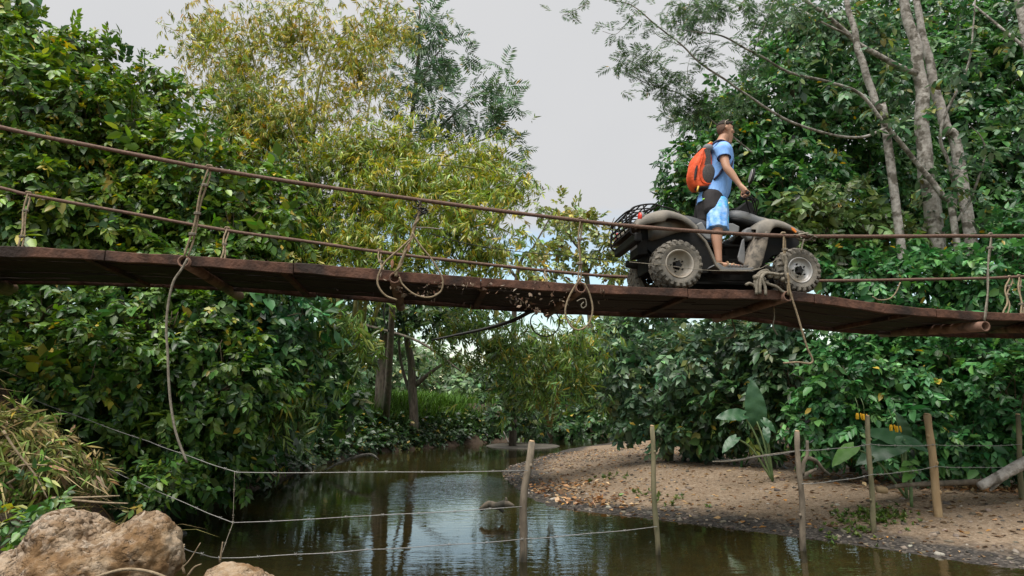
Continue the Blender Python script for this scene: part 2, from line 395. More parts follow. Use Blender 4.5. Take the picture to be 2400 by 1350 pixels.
def water_mat():
    m = bpy.data.materials.new('water'); m.use_nodes = True
    n = m.node_tree.nodes; l = m.node_tree.links; n.remove(n['Principled BSDF']); o = n['Material Output']
    geo = n.new('ShaderNodeNewGeometry')
    mp_ = n.new('ShaderNodeMapping'); mp_.inputs['Scale'].default_value = (1, 2.4, 1); l.new(geo.outputs['Position'], mp_.inputs[0])
    t = n.new('ShaderNodeTexNoise'); t.inputs['Scale'].default_value = 2.6; t.inputs['Detail'].default_value = 3; t.inputs['Roughness'].default_value = .55; l.new(mp_.outputs[0], t.inputs[0])
    # riffle: livelier ripples where the current runs fast, calmer pools between
    t2 = n.new('ShaderNodeTexNoise'); t2.inputs['Scale'].default_value = .33; t2.inputs['Detail'].default_value = 1; l.new(geo.outputs['Position'], t2.inputs[0])
    r2 = n.new('ShaderNodeMapRange'); r2.inputs[1].default_value = .38; r2.inputs[2].default_value = .66; r2.inputs[3].default_value = .04; r2.inputs[4].default_value = .20; l.new(t2.outputs[0], r2.inputs[0])
    g0 = at_z(1068, 1142); vd = n.new('ShaderNodeVectorMath'); vd.operation = 'DISTANCE'; vd.inputs[1].default_value = (g0.x, g0.y / 1.9, 0)
    m3 = n.new('ShaderNodeMapping'); m3.inputs['Scale'].default_value = (1, 1/1.9, 1); l.new(geo.outputs['Position'], m3.inputs[0]); l.new(m3.outputs[0], vd.inputs[0])
    rf_ = n.new('ShaderNodeMapRange'); rf_.inputs[1].default_value = 1.7; rf_.inputs[2].default_value = .1; rf_.inputs[3].default_value = 0; rf_.inputs[4].default_value = .95; l.new(vd.outputs['Value'], rf_.inputs[0])
    ad_ = n.new('ShaderNodeMath'); ad_.operation = 'ADD'; l.new(r2.outputs[0], ad_.inputs[0]); l.new(rf_.outputs[0], ad_.inputs[1])
    bn = n.new('ShaderNodeBump'); bn.inputs['Distance'].default_value = .035; l.new(t.outputs[0], bn.inputs['Height']); l.new(ad_.outputs[0], bn.inputs['Strength'])
    fr = n.new('ShaderNodeFresnel'); fr.inputs[0].default_value = 1.33; l.new(bn.outputs[0], fr.inputs[1])
    g = n.new('ShaderNodeBsdfGlossy'); g.inputs['Roughness'].default_value = .03; g.inputs['Color'].default_value = (1, 1, 1, 1); l.new(bn.outputs[0], g.inputs['Normal'])
    tr = n.new('ShaderNodeBsdfTransparent'); tr.inputs[0].default_value = (.72, .64, .40, 1)
    df = n.new('ShaderNodeBsdfDiffuse'); df.inputs[0].default_value = (.035, .034, .016, 1)
    mm = n.new('ShaderNodeMixShader'); mm.inputs[0].default_value = .3; l.new(tr.outputs[0], mm.inputs[1]); l.new(df.outputs[0], mm.inputs[2])
    x = n.new('ShaderNodeMixShader'); l.new(fr.outputs[0], x.inputs[0]); l.new(mm.outputs[0], x.inputs[1]); l.new(g.outputs[0], x.inputs[2])
    l.new(x.outputs[0], o.inputs[0])
    return m
wv = [(-9, -1, 0), (62, -1, 0), (62, 70, 0), (-9, 70, 0)]
obj('water', (wv, [(0, 1, 2, 3)]), water_mat(), smooth=False, kind='structure', label='dark olive stream water with ripples')
# ------------------------------------------------------------------ bridge
EDGE = [(-260, 574), (0, 578), (250, 588), (430, 598), (700, 618), (925, 637), (1127, 653), (1360, 668), (1600, 678), (1780, 681), (1860, 683), (1930, 692), (2050, 711), (2160, 722), (2270, 730), (2400, 735), (2650, 741)]
_e = [BF(a, b, 0.0) for a, b in EDGE]
_eu = np.array([p.x for p in _e]); _ez = np.array([p.z for p in _e])
_su = np.linspace(_eu[0] - 3, _eu[-1] + 4, 400)
_sz = np.interp(_su, _eu, _ez)
_sz = np.where(_su < _eu[0], _ez[0] + (_su - _eu[0]) * (-.03), _sz); _sz = np.where(_su > _eu[-1], _ez[-1] + (_su - _eu[-1]) * (.01), _sz)
_k = np.hanning(7); _k /= _k.sum(); _sz = np.convolve(np.pad(_sz, 3, 'edge'), _k, 'valid')
def dz(u): return float(np.interp(u, _su, _sz))
U0, U1 = float(_su[0]), float(_su[-1])
DW = 1.72                                     # deck width
BR_BASE = Vector((0, 0, 0))
bridge = empty('suspension_bridge', OR, TH, label='rusty sagging suspension footbridge of planks, pipes and cables over the stream', cat='bridge')
def strip(u0, u1, v0, v1, top, thick, seg=.35, rough=.0, lift=0.0):
    n = max(2, int((u1 - u0) / seg) + 1); secs = []
    for u in np.linspace(u0, u1, n):
        z = dz(u) + top + lift; j = rough*rng.normal(0, 1, 4)
        secs.append([(u, v0 + j[0], z - thick + j[1]), (u, v1 + j[0], z - thick + j[1]), (u, v1 + j[2], z + j[3]), (u, v0 + j[2], z + j[3])])
    return loft(secs)
# edge beams, several lengths butted end to end
cuts = [U0, BF(60, 580, 0).x - 2.2, BF(250, 588, 0).x, BF(690, 618, 0).x, BF(1127, 653, 0).x, BF(1610, 678, 0).x, BF(1905, 690, 0).x, BF(2190, 725, 0).x, U1]
for k in range(len(cuts) - 1):
    for (va, vb) in ((-.035, .03), (DW - .03, DW + .035)):
        o = obj('edge_beam', strip(cuts[k] + .004, cuts[k+1] - .004, va, vb, rng.uniform(-.008, .008), .112 + rng.uniform(-.012, .012), .22, .0045), M['rust'], bridge, False)
        bevel(o, .006, 1)
# deck planks running along the bridge
NR = 9; pw = (DW - .08) / NR
for r in range(NR):
    v0 = .04 + r * pw; u = U0 + rng.uniform(-2, 0)
    while u < U1:
        Ln = rng.uniform(2.8, 3.9); a, b = max(u, U0), min(u + Ln, U1)
        if b - a > .3:
            o = obj('plank', strip(a + .006, b - .006, v0 + rng.uniform(.002, .007), v0 + pw - rng.uniform(.002, .007), rng.uniform(-.022, -.006), .045, .4, .002), M['plank'], bridge, False)
        u += Ln
# cross pipes under the deck: near end, far end
def pipe(a, b, r=.066):
    return obj('cross_pipe', tube([a, b], r, 14, hollow=.26), M['pipe'], bridge, True)
PIPES = []
for (x, y, x2, v1, dzf) in ((-300, 592, 0, 2.3, 0), (430, 612, 0, 2.25, 0), (925, 651, 0, 2.15, 0), (1362, 674, 0, 2.1, 0), (1848, 694, 0, 2.0, .0)):
    a = BF(x, y, -.10); a2 = Vector((a.x, v1, a.z + dzf)); pipe(a, a2); PIPES.append(a)
a = BF(2310, 765, -.12); b = BF(2066, 781, 2.0); pipe(a, b); PIPES.append(a)
a = BF(2440, 768, -.12); b = BF(2300, 772, 2.0); pipe(a, b); PIPES.append(a)
a = BF(-110, 640, -.12); b = BF(30, 676, 1.95); pipe(a, b); PIPES.append(a)
# cross bearers, flat steel under the planks between the pipes
for x in (200, 660, 1140, 1610, 2130):
    p = BF(x, 640, 0); u = p.x
    obj('cross_bearer', box((u, DW/2, dz(u) - .085), (.07, DW - .1, .05)), M['rust'], bridge, False)
# cables
VN, VF_ = -.06, 2.08
near_px = [(-350, 205), (0, 298), (250, 349), (490, 395), (735, 434), (980, 468), (1170, 494), (1360, 517), (1450, 527), (1650, 543), (1850, 553), (2050, 554), (2230, 553), (2400, 553), (2650, 548)]
far_px = [(-350, 362), (0, 440), (65, 456), (300, 499), (530, 540), (720, 566), (885, 590), (1080, 613), (1275, 634), (1440, 648), (1680, 656), (1930, 658), (2150, 655), (2310, 652), (2400, 648), (2650, 636)]
near_c = crv([BF(a, b, VN) for a, b in near_px], 5); far_c = crv([BF(a, b, VF_) for a, b in far_px], 5)
def twist_tube(pts, r):
    """a laid cable: the outline swells a little along its length."""
    return tube(pts, [r * (1 + .08 * math.sin(i * 1.7)) for i in range(len(pts))], 8)
obj('main_cable', twist_tube(near_c, .024), M['cable'], bridge, True)
obj('main_cable', twist_tube(far_c, .024), M['cable'], bridge, True)
def cz(c, u): return float(np.interp(u, [p[0] for p in c], [p[2] for p in c]))
# hangers
def hanger(top, bot, v0, v1, r=.017, bands=(.2, .52, .75), m='rope', wrap=True, spread=.012):
    a = BF(top[0], top[1], v0); b = BF(bot[0], bot[1], v1); w = []
    for s in (-1, 1):
        pts = [a + Vector((0, .0, .03))] + [a.lerp(b, t) + Vector((s * spread * (1 + math.sin(t * 9 + s)), s * .012, 0)) for t in np.linspace(.06, 1, 7)]
        w.append(tube(crv(pts, 3), r * .72, 6))
    if wrap: w.append(tube([a + Vector((-.035, 0, .012)), a + Vector((-.015, -.012, .034)), a + Vector((.02, 0, .034)), a + Vector((.035, .01, .01))], r * .9, 6))
    h = obj('hanger', join(*w), M[m], bridge, True)
    for t in bands:
        c = a.lerp(b, t); d = (b - a).normalized()
        ring = [c + Vector((math.cos(q) * .034, math.sin(q) * .03, 0.0)) for q in np.linspace(0, 2*math.pi, 9)]
        obj('band', join(tube(ring, .009, 5, False), tube([p + Vector((0, 0, .014)) for p in ring], .008, 5, False)), M['rope_grey'], h, True)
    return h
hanger((490, 395), (437, 604), VN, -.09)
hanger((1360, 517), (1358, 668), VN, -.09, bands=(.3, .68), r=.014)
hanger((1836, 552), (1850, 692), VN, -.09, bands=(.25, .8))
hanger((2322, 553), (2309, 752), VN, -.11, bands=(.15,), r=.015, m='rope_grey')
hanger((66, 456), (46, 590), VF_, 1.85, bands=(.3, .75), r=.019)
hanger((532, 539), (520, 618), VF_, 1.85, bands=(.45,), r=.019)
hanger((888, 590), (896, 640), VF_, 1.85, bands=(.5,), r=.014)
hanger((1278, 634), (1280, 665), VF_, 1.9, bands=(), r=.012)
hanger((2366, 652), (2356, 742), VF_, 1.9, bands=(.22, .45), r=.019, spread=.035)
hanger((2388, 650), (2396, 742), VF_, 1.9, bands=(.25, .7), r=.019, spread=.02)
# the knotted hanger beside the loops
pts = [BF(982, 468, VN), BF(985, 492, VN), BF(975, 520, VN), BF(967, 548, -.07), BF(950, 590, -.08), BF(932, 632, -.1), BF(927, 648, -.1)]
h = obj('hanger', join(tube(crv(pts, 4), .017, 7), tube([p + Vector((.02 * math.sin(i * 1.1), .02 * math.cos(i * 1.1), 0)) for i, p in enumerate([Vector(q) for q in crv(pts, 4)])], .011, 6)), M['rope'], bridge)
wv_ = []
for k in range(4):
    c = BF(978 + 3*k, 478 + 8*k, VN)
    wv_.append(tube(crv([c + Vector((rng.uniform(-.09, .09), rng.uniform(-.05, .05), rng.uniform(-.06, .05))) for _ in range(6)], 4), .007, 5))
wv_.append(tube(crv([BF(930, 462, VN), BF(955, 462, VN), BF(975, 474, VN), BF(990, 500, VN)], 4), .007, 5))
obj('wire_lashing', join(*wv_), M['black_wire'], h)
obj('wire_stub', tube(crv([BF(975, 533, -.07), BF(1005, 534, -.07), BF(1030, 537, -.07)], 3), .008, 5), M['rope_grey'], h)
# lashing where two cables are spliced beside the front wheel
wv_ = []
for k in range(6):
    c = BF(1868 + 6*k, 548 + 2*k, VN)
    wv_.append(tube(crv([c + Vector((rng.uniform(-.10, .10), rng.uniform(-.04, .04), rng.uniform(-.07, .05))) for _ in range(5)], 4), .008, 5))
wv_.append(tube(crv([BF(1885, 560, VN), BF(1880, 575, VN), BF(1878, 590, VN)], 3), .012, 6))
obj('cable_splice', join(*wv_), M['rope_grey'], bridge)
# thin sagging wire strung below the handrail
obj('stay_wire', tube(crv([BF(1000, 545, VN), BF(1090, 570, .3), BF(1200, 588, .6), BF(1380, 605, .9), BF(1480, 614, 1.2)], 5), .005, 5), M['black_wire'], bridge)
obj('stay_wire', tube(crv([BF(1475, 614, -.09), BF(1560, 622, -.09), BF(1650, 633, -.09), BF(1760, 634, -.09), BF(1800, 620, -.09), BF(1830, 602, -.09)], 5), .004, 5), M['rope_grey'], bridge)

# ------------------------------------------------------------------ ropes and sticks that hang from the bridge
def rope(name, px, v, r, m, label, cat='rope', n=6, group=None, taper=None):
    P = crv([BF(a, b, (v if not hasattr(v, '__len__') else v[i])) for i, (a, b) in enumerate(px)], n)
    P = [Vector(p) for p in P]; base = P[0].copy()
    e = obj(name, tube(P, taper or r*.82, 7), M[m], None, True, off=base, label=label, cat=cat, group=group)
    e.location = WB(base); e.rotation_euler = (0, 0, TH); return e
rope('dangling_rope', [(440, 606), (425, 632), (406, 662), (394, 715), (390, 770), (393, 830), (396, 900), (402, 960), (414, 1020), (438, 1084)], -.19, .016, 'rope_grey', 'long grey rope hanging straight down from the pipe end toward the vines')
rope('rope_loop', [(962, 560), (935, 585), (905, 612), (888, 642), (886, 668), (903, 692), (930, 703)], -.15, .014, 'rope', 'tan rope end curling round the pipe below the knotted hanger')
rope('rope_loop', [(966, 545), (985, 575), (1010, 605), (1030, 638), (1038, 660), (1032, 684), (1006, 697), (972, 690), (945, 668), (936, 650)], -.17, .012, 'rope', 'thin rope loop drooping over the deck edge beside dry leaves')
rope('rope_loop', [(1362, 650), (1345, 675), (1330, 705), (1325, 735), (1338, 764), (1358, 773), (1380, 758), (1389, 725), (1382, 690), (1370, 664)], -.19, .013, 'rope', 'teardrop loop of tan rope hanging below the middle pipe end')
rope('wire_ring', [(1368, 708), (1362, 715), (1366, 722), (1374, 716), (1372, 702), (1364, 700), (1352, 706)], -.13, .008, 'rope_grey', 'little curl of grey wire inside the teardrop rope loop', 'wire')
rope('cable_ring', [(1262, 728), (1245, 745), (1246, 768), (1262, 784), (1285, 788), (1305, 775), (1312, 752), (1302, 732), (1290, 724)], 1.55, .011, 'black_wire', 'black ring of cable hanging beneath the deck', 'cable')
rope('hanging_pole', [(1250, 726), (1200, 752), (1140, 770), (1080, 783), (1012, 797)], [1.6, 1.75, 1.9, 2.1, 2.3], .02, 'black_wire', 'dark bent pole trailing under the deck toward the bamboo', 'pole', taper=[.03, .028, .024, .02, .014])
rope('cable_end', [(905, 706), (899, 730), (902, 755), (912, 778)], 1.9, .012, 'black_wire', 'black cable end dangling behind the pipe below the deck', 'cable')
rope('bent_rope', [(1846, 640), (1849, 668), (1855, 695), (1868, 735), (1884, 790), (1894, 820), (1903, 838), (1904, 848), (1895, 852), (1870, 849), (1836, 851)], -.2, .015, 'rope', 'stiff rope below the front wheel with its end bent sideways')
rope('rope_tail', [(1716, 750), (1722, 775), (1716, 790), (1700, 792)], 1.7, .013, 'rope_grey', 'short grey rope tail under the deck below the parked quad')
rope('vine_strip', [(1812, 700), (1815, 740), (1812, 765), (1822, 785)], .4, .012, 'rope_grey', 'ragged brown strip hanging under the deck below the footwell', 'strip')
rope('rope_curl', [(2110, 662), (2100, 685), (2085, 700), (2060, 703), (2045, 695)], 2.02, .013, 'rope', 'yellowish rope curl hanging from the far cable ahead of the quad')
# bundle of old rope tied behind the front wheel
b0 = BF(1790, 655, -.06)
strands = []
for (px, v) in (([(1773, 690), (1774, 668), (1778, 648), (1792, 638), (1815, 646), (1838, 642)], -.08),
                ([(1781, 689), (1782, 664), (1786, 646), (1800, 640), (1828, 644)], -.10),
                ([(1770, 676), (1770, 654), (1782, 638), (1798, 634), (1805, 648)], -.06),
                ([(1795, 692), (1793, 672), (1786, 655), (1790, 642)], -.11),
                ([(1838, 595), (1843, 615), (1841, 636), (1846, 655)], -.12),
                ([(1832, 592), (1836, 612), (1846, 632), (1842, 650)], -.10),
                ([(1748, 668), (1757, 664), (1770, 668), (1800, 660)], -.05),
                ([(1780, 655), (1800, 665), (1820, 672), (1835, 684), (1856, 690)], -.07)):
    strands.append(tube(crv([BF(a, b, v) for a, b in px], 4), .019, 7))
for k in range(5):
    c = BF(1772 + 16*k, 650 + 5*math.sin(k*2), -.07); strands.append(ball(c, (.045, .035, .035), 7, 5))
e = obj('rope_bundle', join(*strands), M['rope_grey'], None, True, off=b0, label='bundle of frayed old rope knotted on the deck edge behind the front wheel', cat='rope')
e.location = WB(b0); e.rotation_euler = (0, 0, TH)
# ------------------------------------------------------------------ quad bike
M['fender'] = mat('fender', (.11, .105, .098), (.27, .24, .20), 5, .75, bump=.12, bscale=60, c3=(.30, .255, .20), s3=3.0, lo3=.50, hi3=.70, lo=.3, hi=.7)
M['fender_mud'] = mat('fender_mud', (.10, .09, .078), (.27, .23, .185), 16, .85, bump=.3, bscale=60, lo=.35, hi=.6)
M['grey_plastic'] = mat('grey_plastic', (.16, .165, .175), (.24, .24, .24), 4, .5, bump=.05, c3=(.22, .20, .17), s3=3, lo3=.55, hi3=.75)
M['black_plastic'] = mat('black_plastic', (.007, .007, .008), (.018, .017, .016), 6, .6, spec=.25)
M['frame_black'] = mat('frame_black', (.006, .006, .006), (.018, .016, .014), 8, .7, spec=.2)
M['seat'] = mat('seat', (.045, .048, .055), (.09, .09, .092), 5, .55, bump=.1, bscale=80)
M['tyre'] = mat('tyre', (.13, .12, .105), (.29, .255, .21), 7, .9, bump=.25, bscale=70, c3=(.085, .08, .072), s3=4, lo3=.5, hi3=.7)
M['rim'] = mat('rim', (.46, .45, .45), (.60, .58, .56), 5, .5, .35, c3=(.30, .25, .19), s3=5, lo3=.46, hi3=.66)
M['rim_mud'] = mat('rim_mud', (.38, .34, .29), (.52, .475, .42), 6, .7, .15, c3=(.21, .165, .115), s3=4, lo3=.46, hi3=.64)
M['red_lens'] = mat('red_lens', (.65, .035, .02), (.8, .07, .04), 6, .25)
M['orange_lens'] = mat('orange_lens', (.80, .20, .02), (.88, .30, .05), 6, .25)
M['plate'] = mat('plate', (.34, .34, .42), (.45, .45, .5), 6, .6)
M['steel'] = mat('steel', (.25, .25, .25), (.4, .38, .36), 8, .4, .7)
def Z(a, b, v): return BF(1420 + a / 4.615, 460 + b / 4.615, v)
VC = .60                                           # centre line of the quad across the deck
def mirv(VF):
    V, F = VF; return [Vector((p[0], 2*VC - p[1], p[2])) for p in V], [tuple(reversed(f)) for f in F]
wr = Z(785, 752, .04); wf = Z(2080, 805, .08)
quad_base = Vector(((wr.x + wf.x) / 2, VC, dz((wr.x + wf.x) / 2)))
quad = empty('quad_bike', WB(quad_base), TH, label='muddy dark grey quad bike ridden along the bridge edge', cat='quad bike')
def part(name, VF, m, parent=None, smooth=True, bev=0, **kw):
    o = obj(name, VF, M[m], parent or quad, smooth, off=quad_base, **kw)
    if bev: bevel(o, bev, 2); o.data.polygons.foreach_set('use_smooth', [False]*len(o.data.polygons))
    return o
# wheels: built round the v axis, outer face at v = 0 pointing to -v
def lathe(prof, n=40):
    V, F = [], []
    for k in range(n):
        a = 2*math.pi*k/n
        for (v, r) in prof: V.append(Vector((r*math.cos(a), v, r*math.sin(a))))
    m = len(prof)
    for k in range(n):
        k2 = (k+1) % n
        for j in range(m - 1): F.append((k*m + j, k*m + j+1, k2*m + j+1, k2*m + j))
    return V, F
def tyre_mesh(R, rr, w):
    b = R - .022
    prof = [(.06, rr - .012), (.022, rr), (.006, rr + .02), (-.004, rr + .05), (-.006, rr + (b-rr)*.55), (.004, b - .045), (.022, b - .018), (.05, b - .004), (w/2, b), (w-.05, b - .004), (w-.022, b-.018), (w-.004, b-.045), (w+.006, rr+(b-rr)*.55), (w-.006, rr+.02), (w-.03, rr), (w - .06, rr - .012)]
    parts = [lathe(prof, 44)]; nl = 22
    def lug(a, vc, lw, lv, h, skew):
        V = []
        for hh, sc in ((-.012, 1.12), (h, .9)):
            for (s, q) in ((-1, -1), (1, -1), (1, 1), (-1, 1)):
                v = vc + q*lv/2*sc; r = b + hh
                edge = max(0, (abs(v - w/2) - w*.30)) ; r -= edge * .55
                aa = a + (s*lw/2*sc + skew*(q*lv/2)) / R
                V.append(Vector((r*math.cos(aa), v, r*math.sin(aa))))
        return V, [(3, 2, 1, 0), (4, 5, 6, 7), (0, 1, 5, 4), (1, 2, 6, 5), (2, 3, 7, 6), (3, 0, 4, 7)]
    for k in range(nl):
        a = 2*math.pi*k/nl; s = 2*math.pi/nl
        parts.append(lug(a, .025, .046, .062, .022, .25)); parts.append(lug(a + s*.5, w - .025, .046, .062, .022, -.25))
        parts.append(lug(a + s*.45, w*.33, .04, .06, .018, -.45)); parts.append(lug(a + s*.95, w*.67, .04, .06, .018, .45))
        # shoulder cleat on the side wall
        for vv in (-.004, w + .004):
            rr2 = b - .034; V = []
            for (dv, sc) in ((.012 if vv < .1 else -.012, 1.1), (-.008 if vv < .1 else .008, .85)):
                for (sa, q) in ((-1, -1), (1, -1), (1, 1), (-1, 1)):
                    aa = a + sa*.018*sc/R; r = rr2 + q*.022*sc; V.append(Vector((r*math.cos(aa), vv + dv, r*math.sin(aa))))
            parts.append((V, [(0, 1, 2, 3), (7, 6, 5, 4), (0, 4, 5, 1), (1, 5, 6, 2), (2, 6, 7, 3), (3, 7, 4, 0)]))
    return join(*parts)
def wheel(c, R, rr, w, dish, flip, rim_m):
    e = empty('wheel', c - quad_base, math.pi if flip else 0, parent=quad)
    link('tyre', wheel.cache.setdefault(('t', R, w), mesh_data('tyre', *tyre_mesh(R, rr, w), M['tyre'], False)), e)
    prof = [(.030, rr + .012), (.010, rr + .010), (.004, rr), (.012, rr - .008), (.03, rr - .016), (dish*.75, rr - .028), (dish, rr*.60), (dish - .012, rr*.52), (dish - .014, .055)]
    link('rim', mesh_data('rim', *lathe(prof, 40), M[rim_m], True), e)
    st = []; d = dish - .016
    n = 10; ring0 = [Vector(((.068 if k % 2 == 0 else .038)*math.cos(2*math.pi*k/n), d, (.068 if k % 2 == 0 else .038)*math.sin(2*math.pi*k/n))) for k in range(n)]
    V = ring0 + [p*.8 + Vector((0, -.03 - p.y*.2 + d*.2, 0)) for p in ring0]; F = [tuple(range(2*n-1, n-1, -1))] + [(k, (k+1) % n, n + (k+1) % n, n + k) for k in range(n)]
    link('hub_cap', mesh_data('hub_cap', V, F, M['black_plastic']), e)
    nut = wheel.cache.setdefault('nut', mesh_data('lug_nut', *tube([(0, 0, 0), (0, -.018, 0)], .011, 6), M['black_plastic']))
    for k in range(5):
        a = 2*math.pi*(k + .5)/5; link('lug_nut', nut, e, (.083*math.cos(a), d, .083*math.sin(a)))
    return e
wheel.cache = {}
Rr = wr.z - dz(wr.x) + .004; Rf = wf.z - dz(wf.x) + .002
print('WHEEL', Rr, Rf, wf.x - wr.x, wr, wf, dz(wr.x))
Rr = .318; Rf = min(max(Rf, .26), .32)
cr_ = Vector((wr.x, -.02, dz(wr.x) + Rr - .004)); cf_ = Vector((wf.x, .02, dz(wf.x) + Rf - .004))
wheel(cr_, Rr, .172, .33, .125, False, 'rim_mud'); wheel(Vector((cr_.x, 2*VC - cr_.y, cr_.z)), Rr, .172, .33, .125, True, 'rim_mud')
wheel(cf_, Rf, .158, .22, .06, False, 'rim'); wheel(Vector((cf_.x, 2*VC - cf_.y, cf_.z)), Rf, .158, .22, .06, True, 'rim')
# axles, frame, engine
part('rear_axle', tube([(cr_.x, .12, cr_.z), (cr_.x, 2*VC-.12, cr_.z)], .035, 10), 'frame_black')
part('front_axle', join(tube([(cf_.x, .14, cf_.z), (cf_.x, 2*VC-.14, cf_.z)], .025, 8), *[tube([(cf_.x - s*.1, v, cf_.z - .03), (cf_.x - s*.12, VC + (v-VC)*.25, cf_.z + .05)], .016, 6) for s in (-1, 1) for v in (.18, 2*VC-.18)]), 'frame_black')
zb = cr_.z - .02
part('chassis', join(*[tube(crv([(cr_.x - .15, VC+s*.16, zb+.28), (cr_.x+.1, VC+s*.17, zb+.05), (cr_.x+.5, VC+s*.17, zb-.10), (cf_.x-.3, VC+s*.17, zb-.10), (cf_.x+.05, VC+s*.15, zb+.08), (cf_.x+.22, VC+s*.13, zb+.20)], 4), .022, 7) for s in (-1, 1)],
     *[tube(crv([(cr_.x - .15, VC+s*.14, zb+.30), (cr_.x+.5, VC+s*.15, zb+.36), (cf_.x-.3, VC+s*.13, zb+.38), (cf_.x+.1, VC+s*.13, zb+.26)], 4), .02, 7) for s in (-1, 1)]), 'frame_black')
part('engine', join(box((cr_.x+.62, VC, zb+.10), (.46, .30, .30)), box((cr_.x+.70, VC, zb+.30), (.24, .22, .24)), tube([(cr_.x+.55, VC-.2, zb+.08), (cr_.x+.55, VC+.2, zb+.08)], .13, 16), *[box((cr_.x+.70, VC, zb+.22+.03*k), (.27, .25, .012)) for k in range(6)]), 'frame_black', smooth=False)
part('rear_box', join(box((cr_.x-.05, VC, cr_.z+.10), (.46, .42, .26)), box((cr_.x+.22, VC, cr_.z+.14), (.25, .5, .25))), 'frame_black', smooth=False, bev=.02)
for s in (-1, 1):
    a = Vector((cr_.x+.02, VC+s*.26, cr_.z+.02)); b = Vector((cr_.x+.12, VC+s*.2, cr_.z+.36))
    part('shock_absorber', join(tube([a, b], .02, 8), *[tube([a.lerp(b, t)+Vector((.035*math.cos(q), .035*math.sin(q), 0)) for q in np.linspace(0, 6.28, 9)], .007, 5, False) for t in np.linspace(.25, .9, 8)]), 'frame_black')
lin = prism([(p.x, p.z) for p in [Z(a, b, .34) for a, b in ((370, 345), (560, 285), (780, 260), (980, 360), (1090, 500), (1180, 680), (1230, 800), (1180, 830), (960, 830), (520, 640), (400, 520))]][::-1], .335, .35)  # black sheets added behind the wheels to stand for the deep shade there
part('arch_shade_sheet', lin, 'black_plastic', smooth=False); part('arch_shade_sheet', mirv(lin), 'black_plastic', smooth=False)
lin = prism([(p.x, p.z) for p in [Z(a, b, .30) for a, b in ((1700, 300), (1850, 300), (1980, 340), (2080, 410), (2090, 520), (2000, 600), (1800, 640), (1690, 760), (1660, 700))]][::-1], .295, .31)
part('arch_shade_sheet', lin, 'black_plastic', smooth=False); part('arch_shade_sheet', mirv(lin), 'black_plastic', smooth=False)
part('skid_plate', box(((cr_.x + cf_.x)/2, VC, zb - .135), (1.25, .46, .03)), 'frame_black', smooth=False)
part('gearbox', join(box((cr_.x + .40, VC, zb + .0), (.7, .36, .22)), box((cr_.x + 1.05, VC, zb + .06), (.6, .30, .30)), box((cr_.x + .85, VC, zb + .28), (.9, .22, .2))), 'frame_black', smooth=False, bev=.015)
# exhaust / silencer on the near rear
part('silencer', tube([(cr_.x-.42, VC+.22, cr_.z+.16), (cr_.x-.1, VC+.22, cr_.z+.14)], [.05, .065], 12), 'frame_black')
# rear fenders
RS = [(318, 290, 360), (345, 245, 345), (390, 218, 322), (450, 192, 300), (560, 158, 280), (635, 150, 268), (672, 152, 238), (740, 168, 240), (820, 200, 262), (880, 238, 295), (940, 285, 340), (985, 335, 385)]
def fender(st, v0, inner, crown=.012, wid=.30, thick=.008):
    secs = []
    for (x, t, lo) in crv(st, 3):
        T = Z(x, t, v0 + .06); Lo = Z(x, lo, v0); h = T.z - Lo.z; dv = T.x - Lo.x
        ring = [(Lo.x, v0 + .012, Lo.z + .002), (Lo.x, v0, Lo.z + .012), (Lo.x + dv*.4, v0 - .004, Lo.z + h*.45), (Lo.x + dv*.8, v0 + .012, Lo.z + h*.82), (T.x, v0 + .06, T.z), (T.x, v0 + .15, T.z + crown), (T.x, v0 + wid, T.z + crown*.6), (T.x, inner, T.z - .01)]
        inn = [(p[0], p[1] + (thick if i < 4 else 0), p[2] - (thick*2 if i >= 3 else 0)) for i, p in enumerate(ring)]
        secs.append(ring + inn[::-1])
    return loft(secs)
rf = fender(RS, .05, VC - .02, wid=.34)
part('rear_fender', rf, 'fender'); part('rear_fender', mirv(rf), 'fender')
FS = [(1612, 345, 470), (1640, 300, 460), (1680, 268, 455), (1722, 250, 450), (1762, 246, 438), (1790, 247, 375), (1832, 252, 334), (1900, 270, 340), (1980, 312, 362), (2050, 360, 392), (2092, 402, 413)]
ff = fender(FS, .06, VC - .14, wid=.27)
part('front_fender', ff, 'fender'); part('front_fender', mirv(ff), 'fender')
# side trim from the rear fender down to the footwell and the mud flap behind the front wheel
def slab(pxs, v0, v1): return prism([(p.x, p.z) for p in [Z(a, b, v0) for a, b in pxs]][::-1], v0, v1)
trim = slab([(985, 330), (1008, 395), (1092, 478), (1172, 640), (1208, 735), (1262, 786), (1580, 796), (1668, 760), (1672, 776), (1590, 815), (1245, 808), (1190, 752), (1150, 660), (1075, 492), (985, 400), (970, 380)], .05, .085)
bevel(part('side_trim', trim, 'fender', smooth=False), .006); bevel(part('side_trim', mirv(trim), 'fender', smooth=False), .006)
foot = slab([(1190, 742), (1260, 790), (1580, 800), (1660, 765), (1600, 770), (1500, 772), (1290, 770), (1215, 715)], .06, .36)
bevel(part('footwell', foot, 'grey_plastic', smooth=False), .006); bevel(part('footwell', mirv(foot), 'grey_plastic', smooth=False), .006)
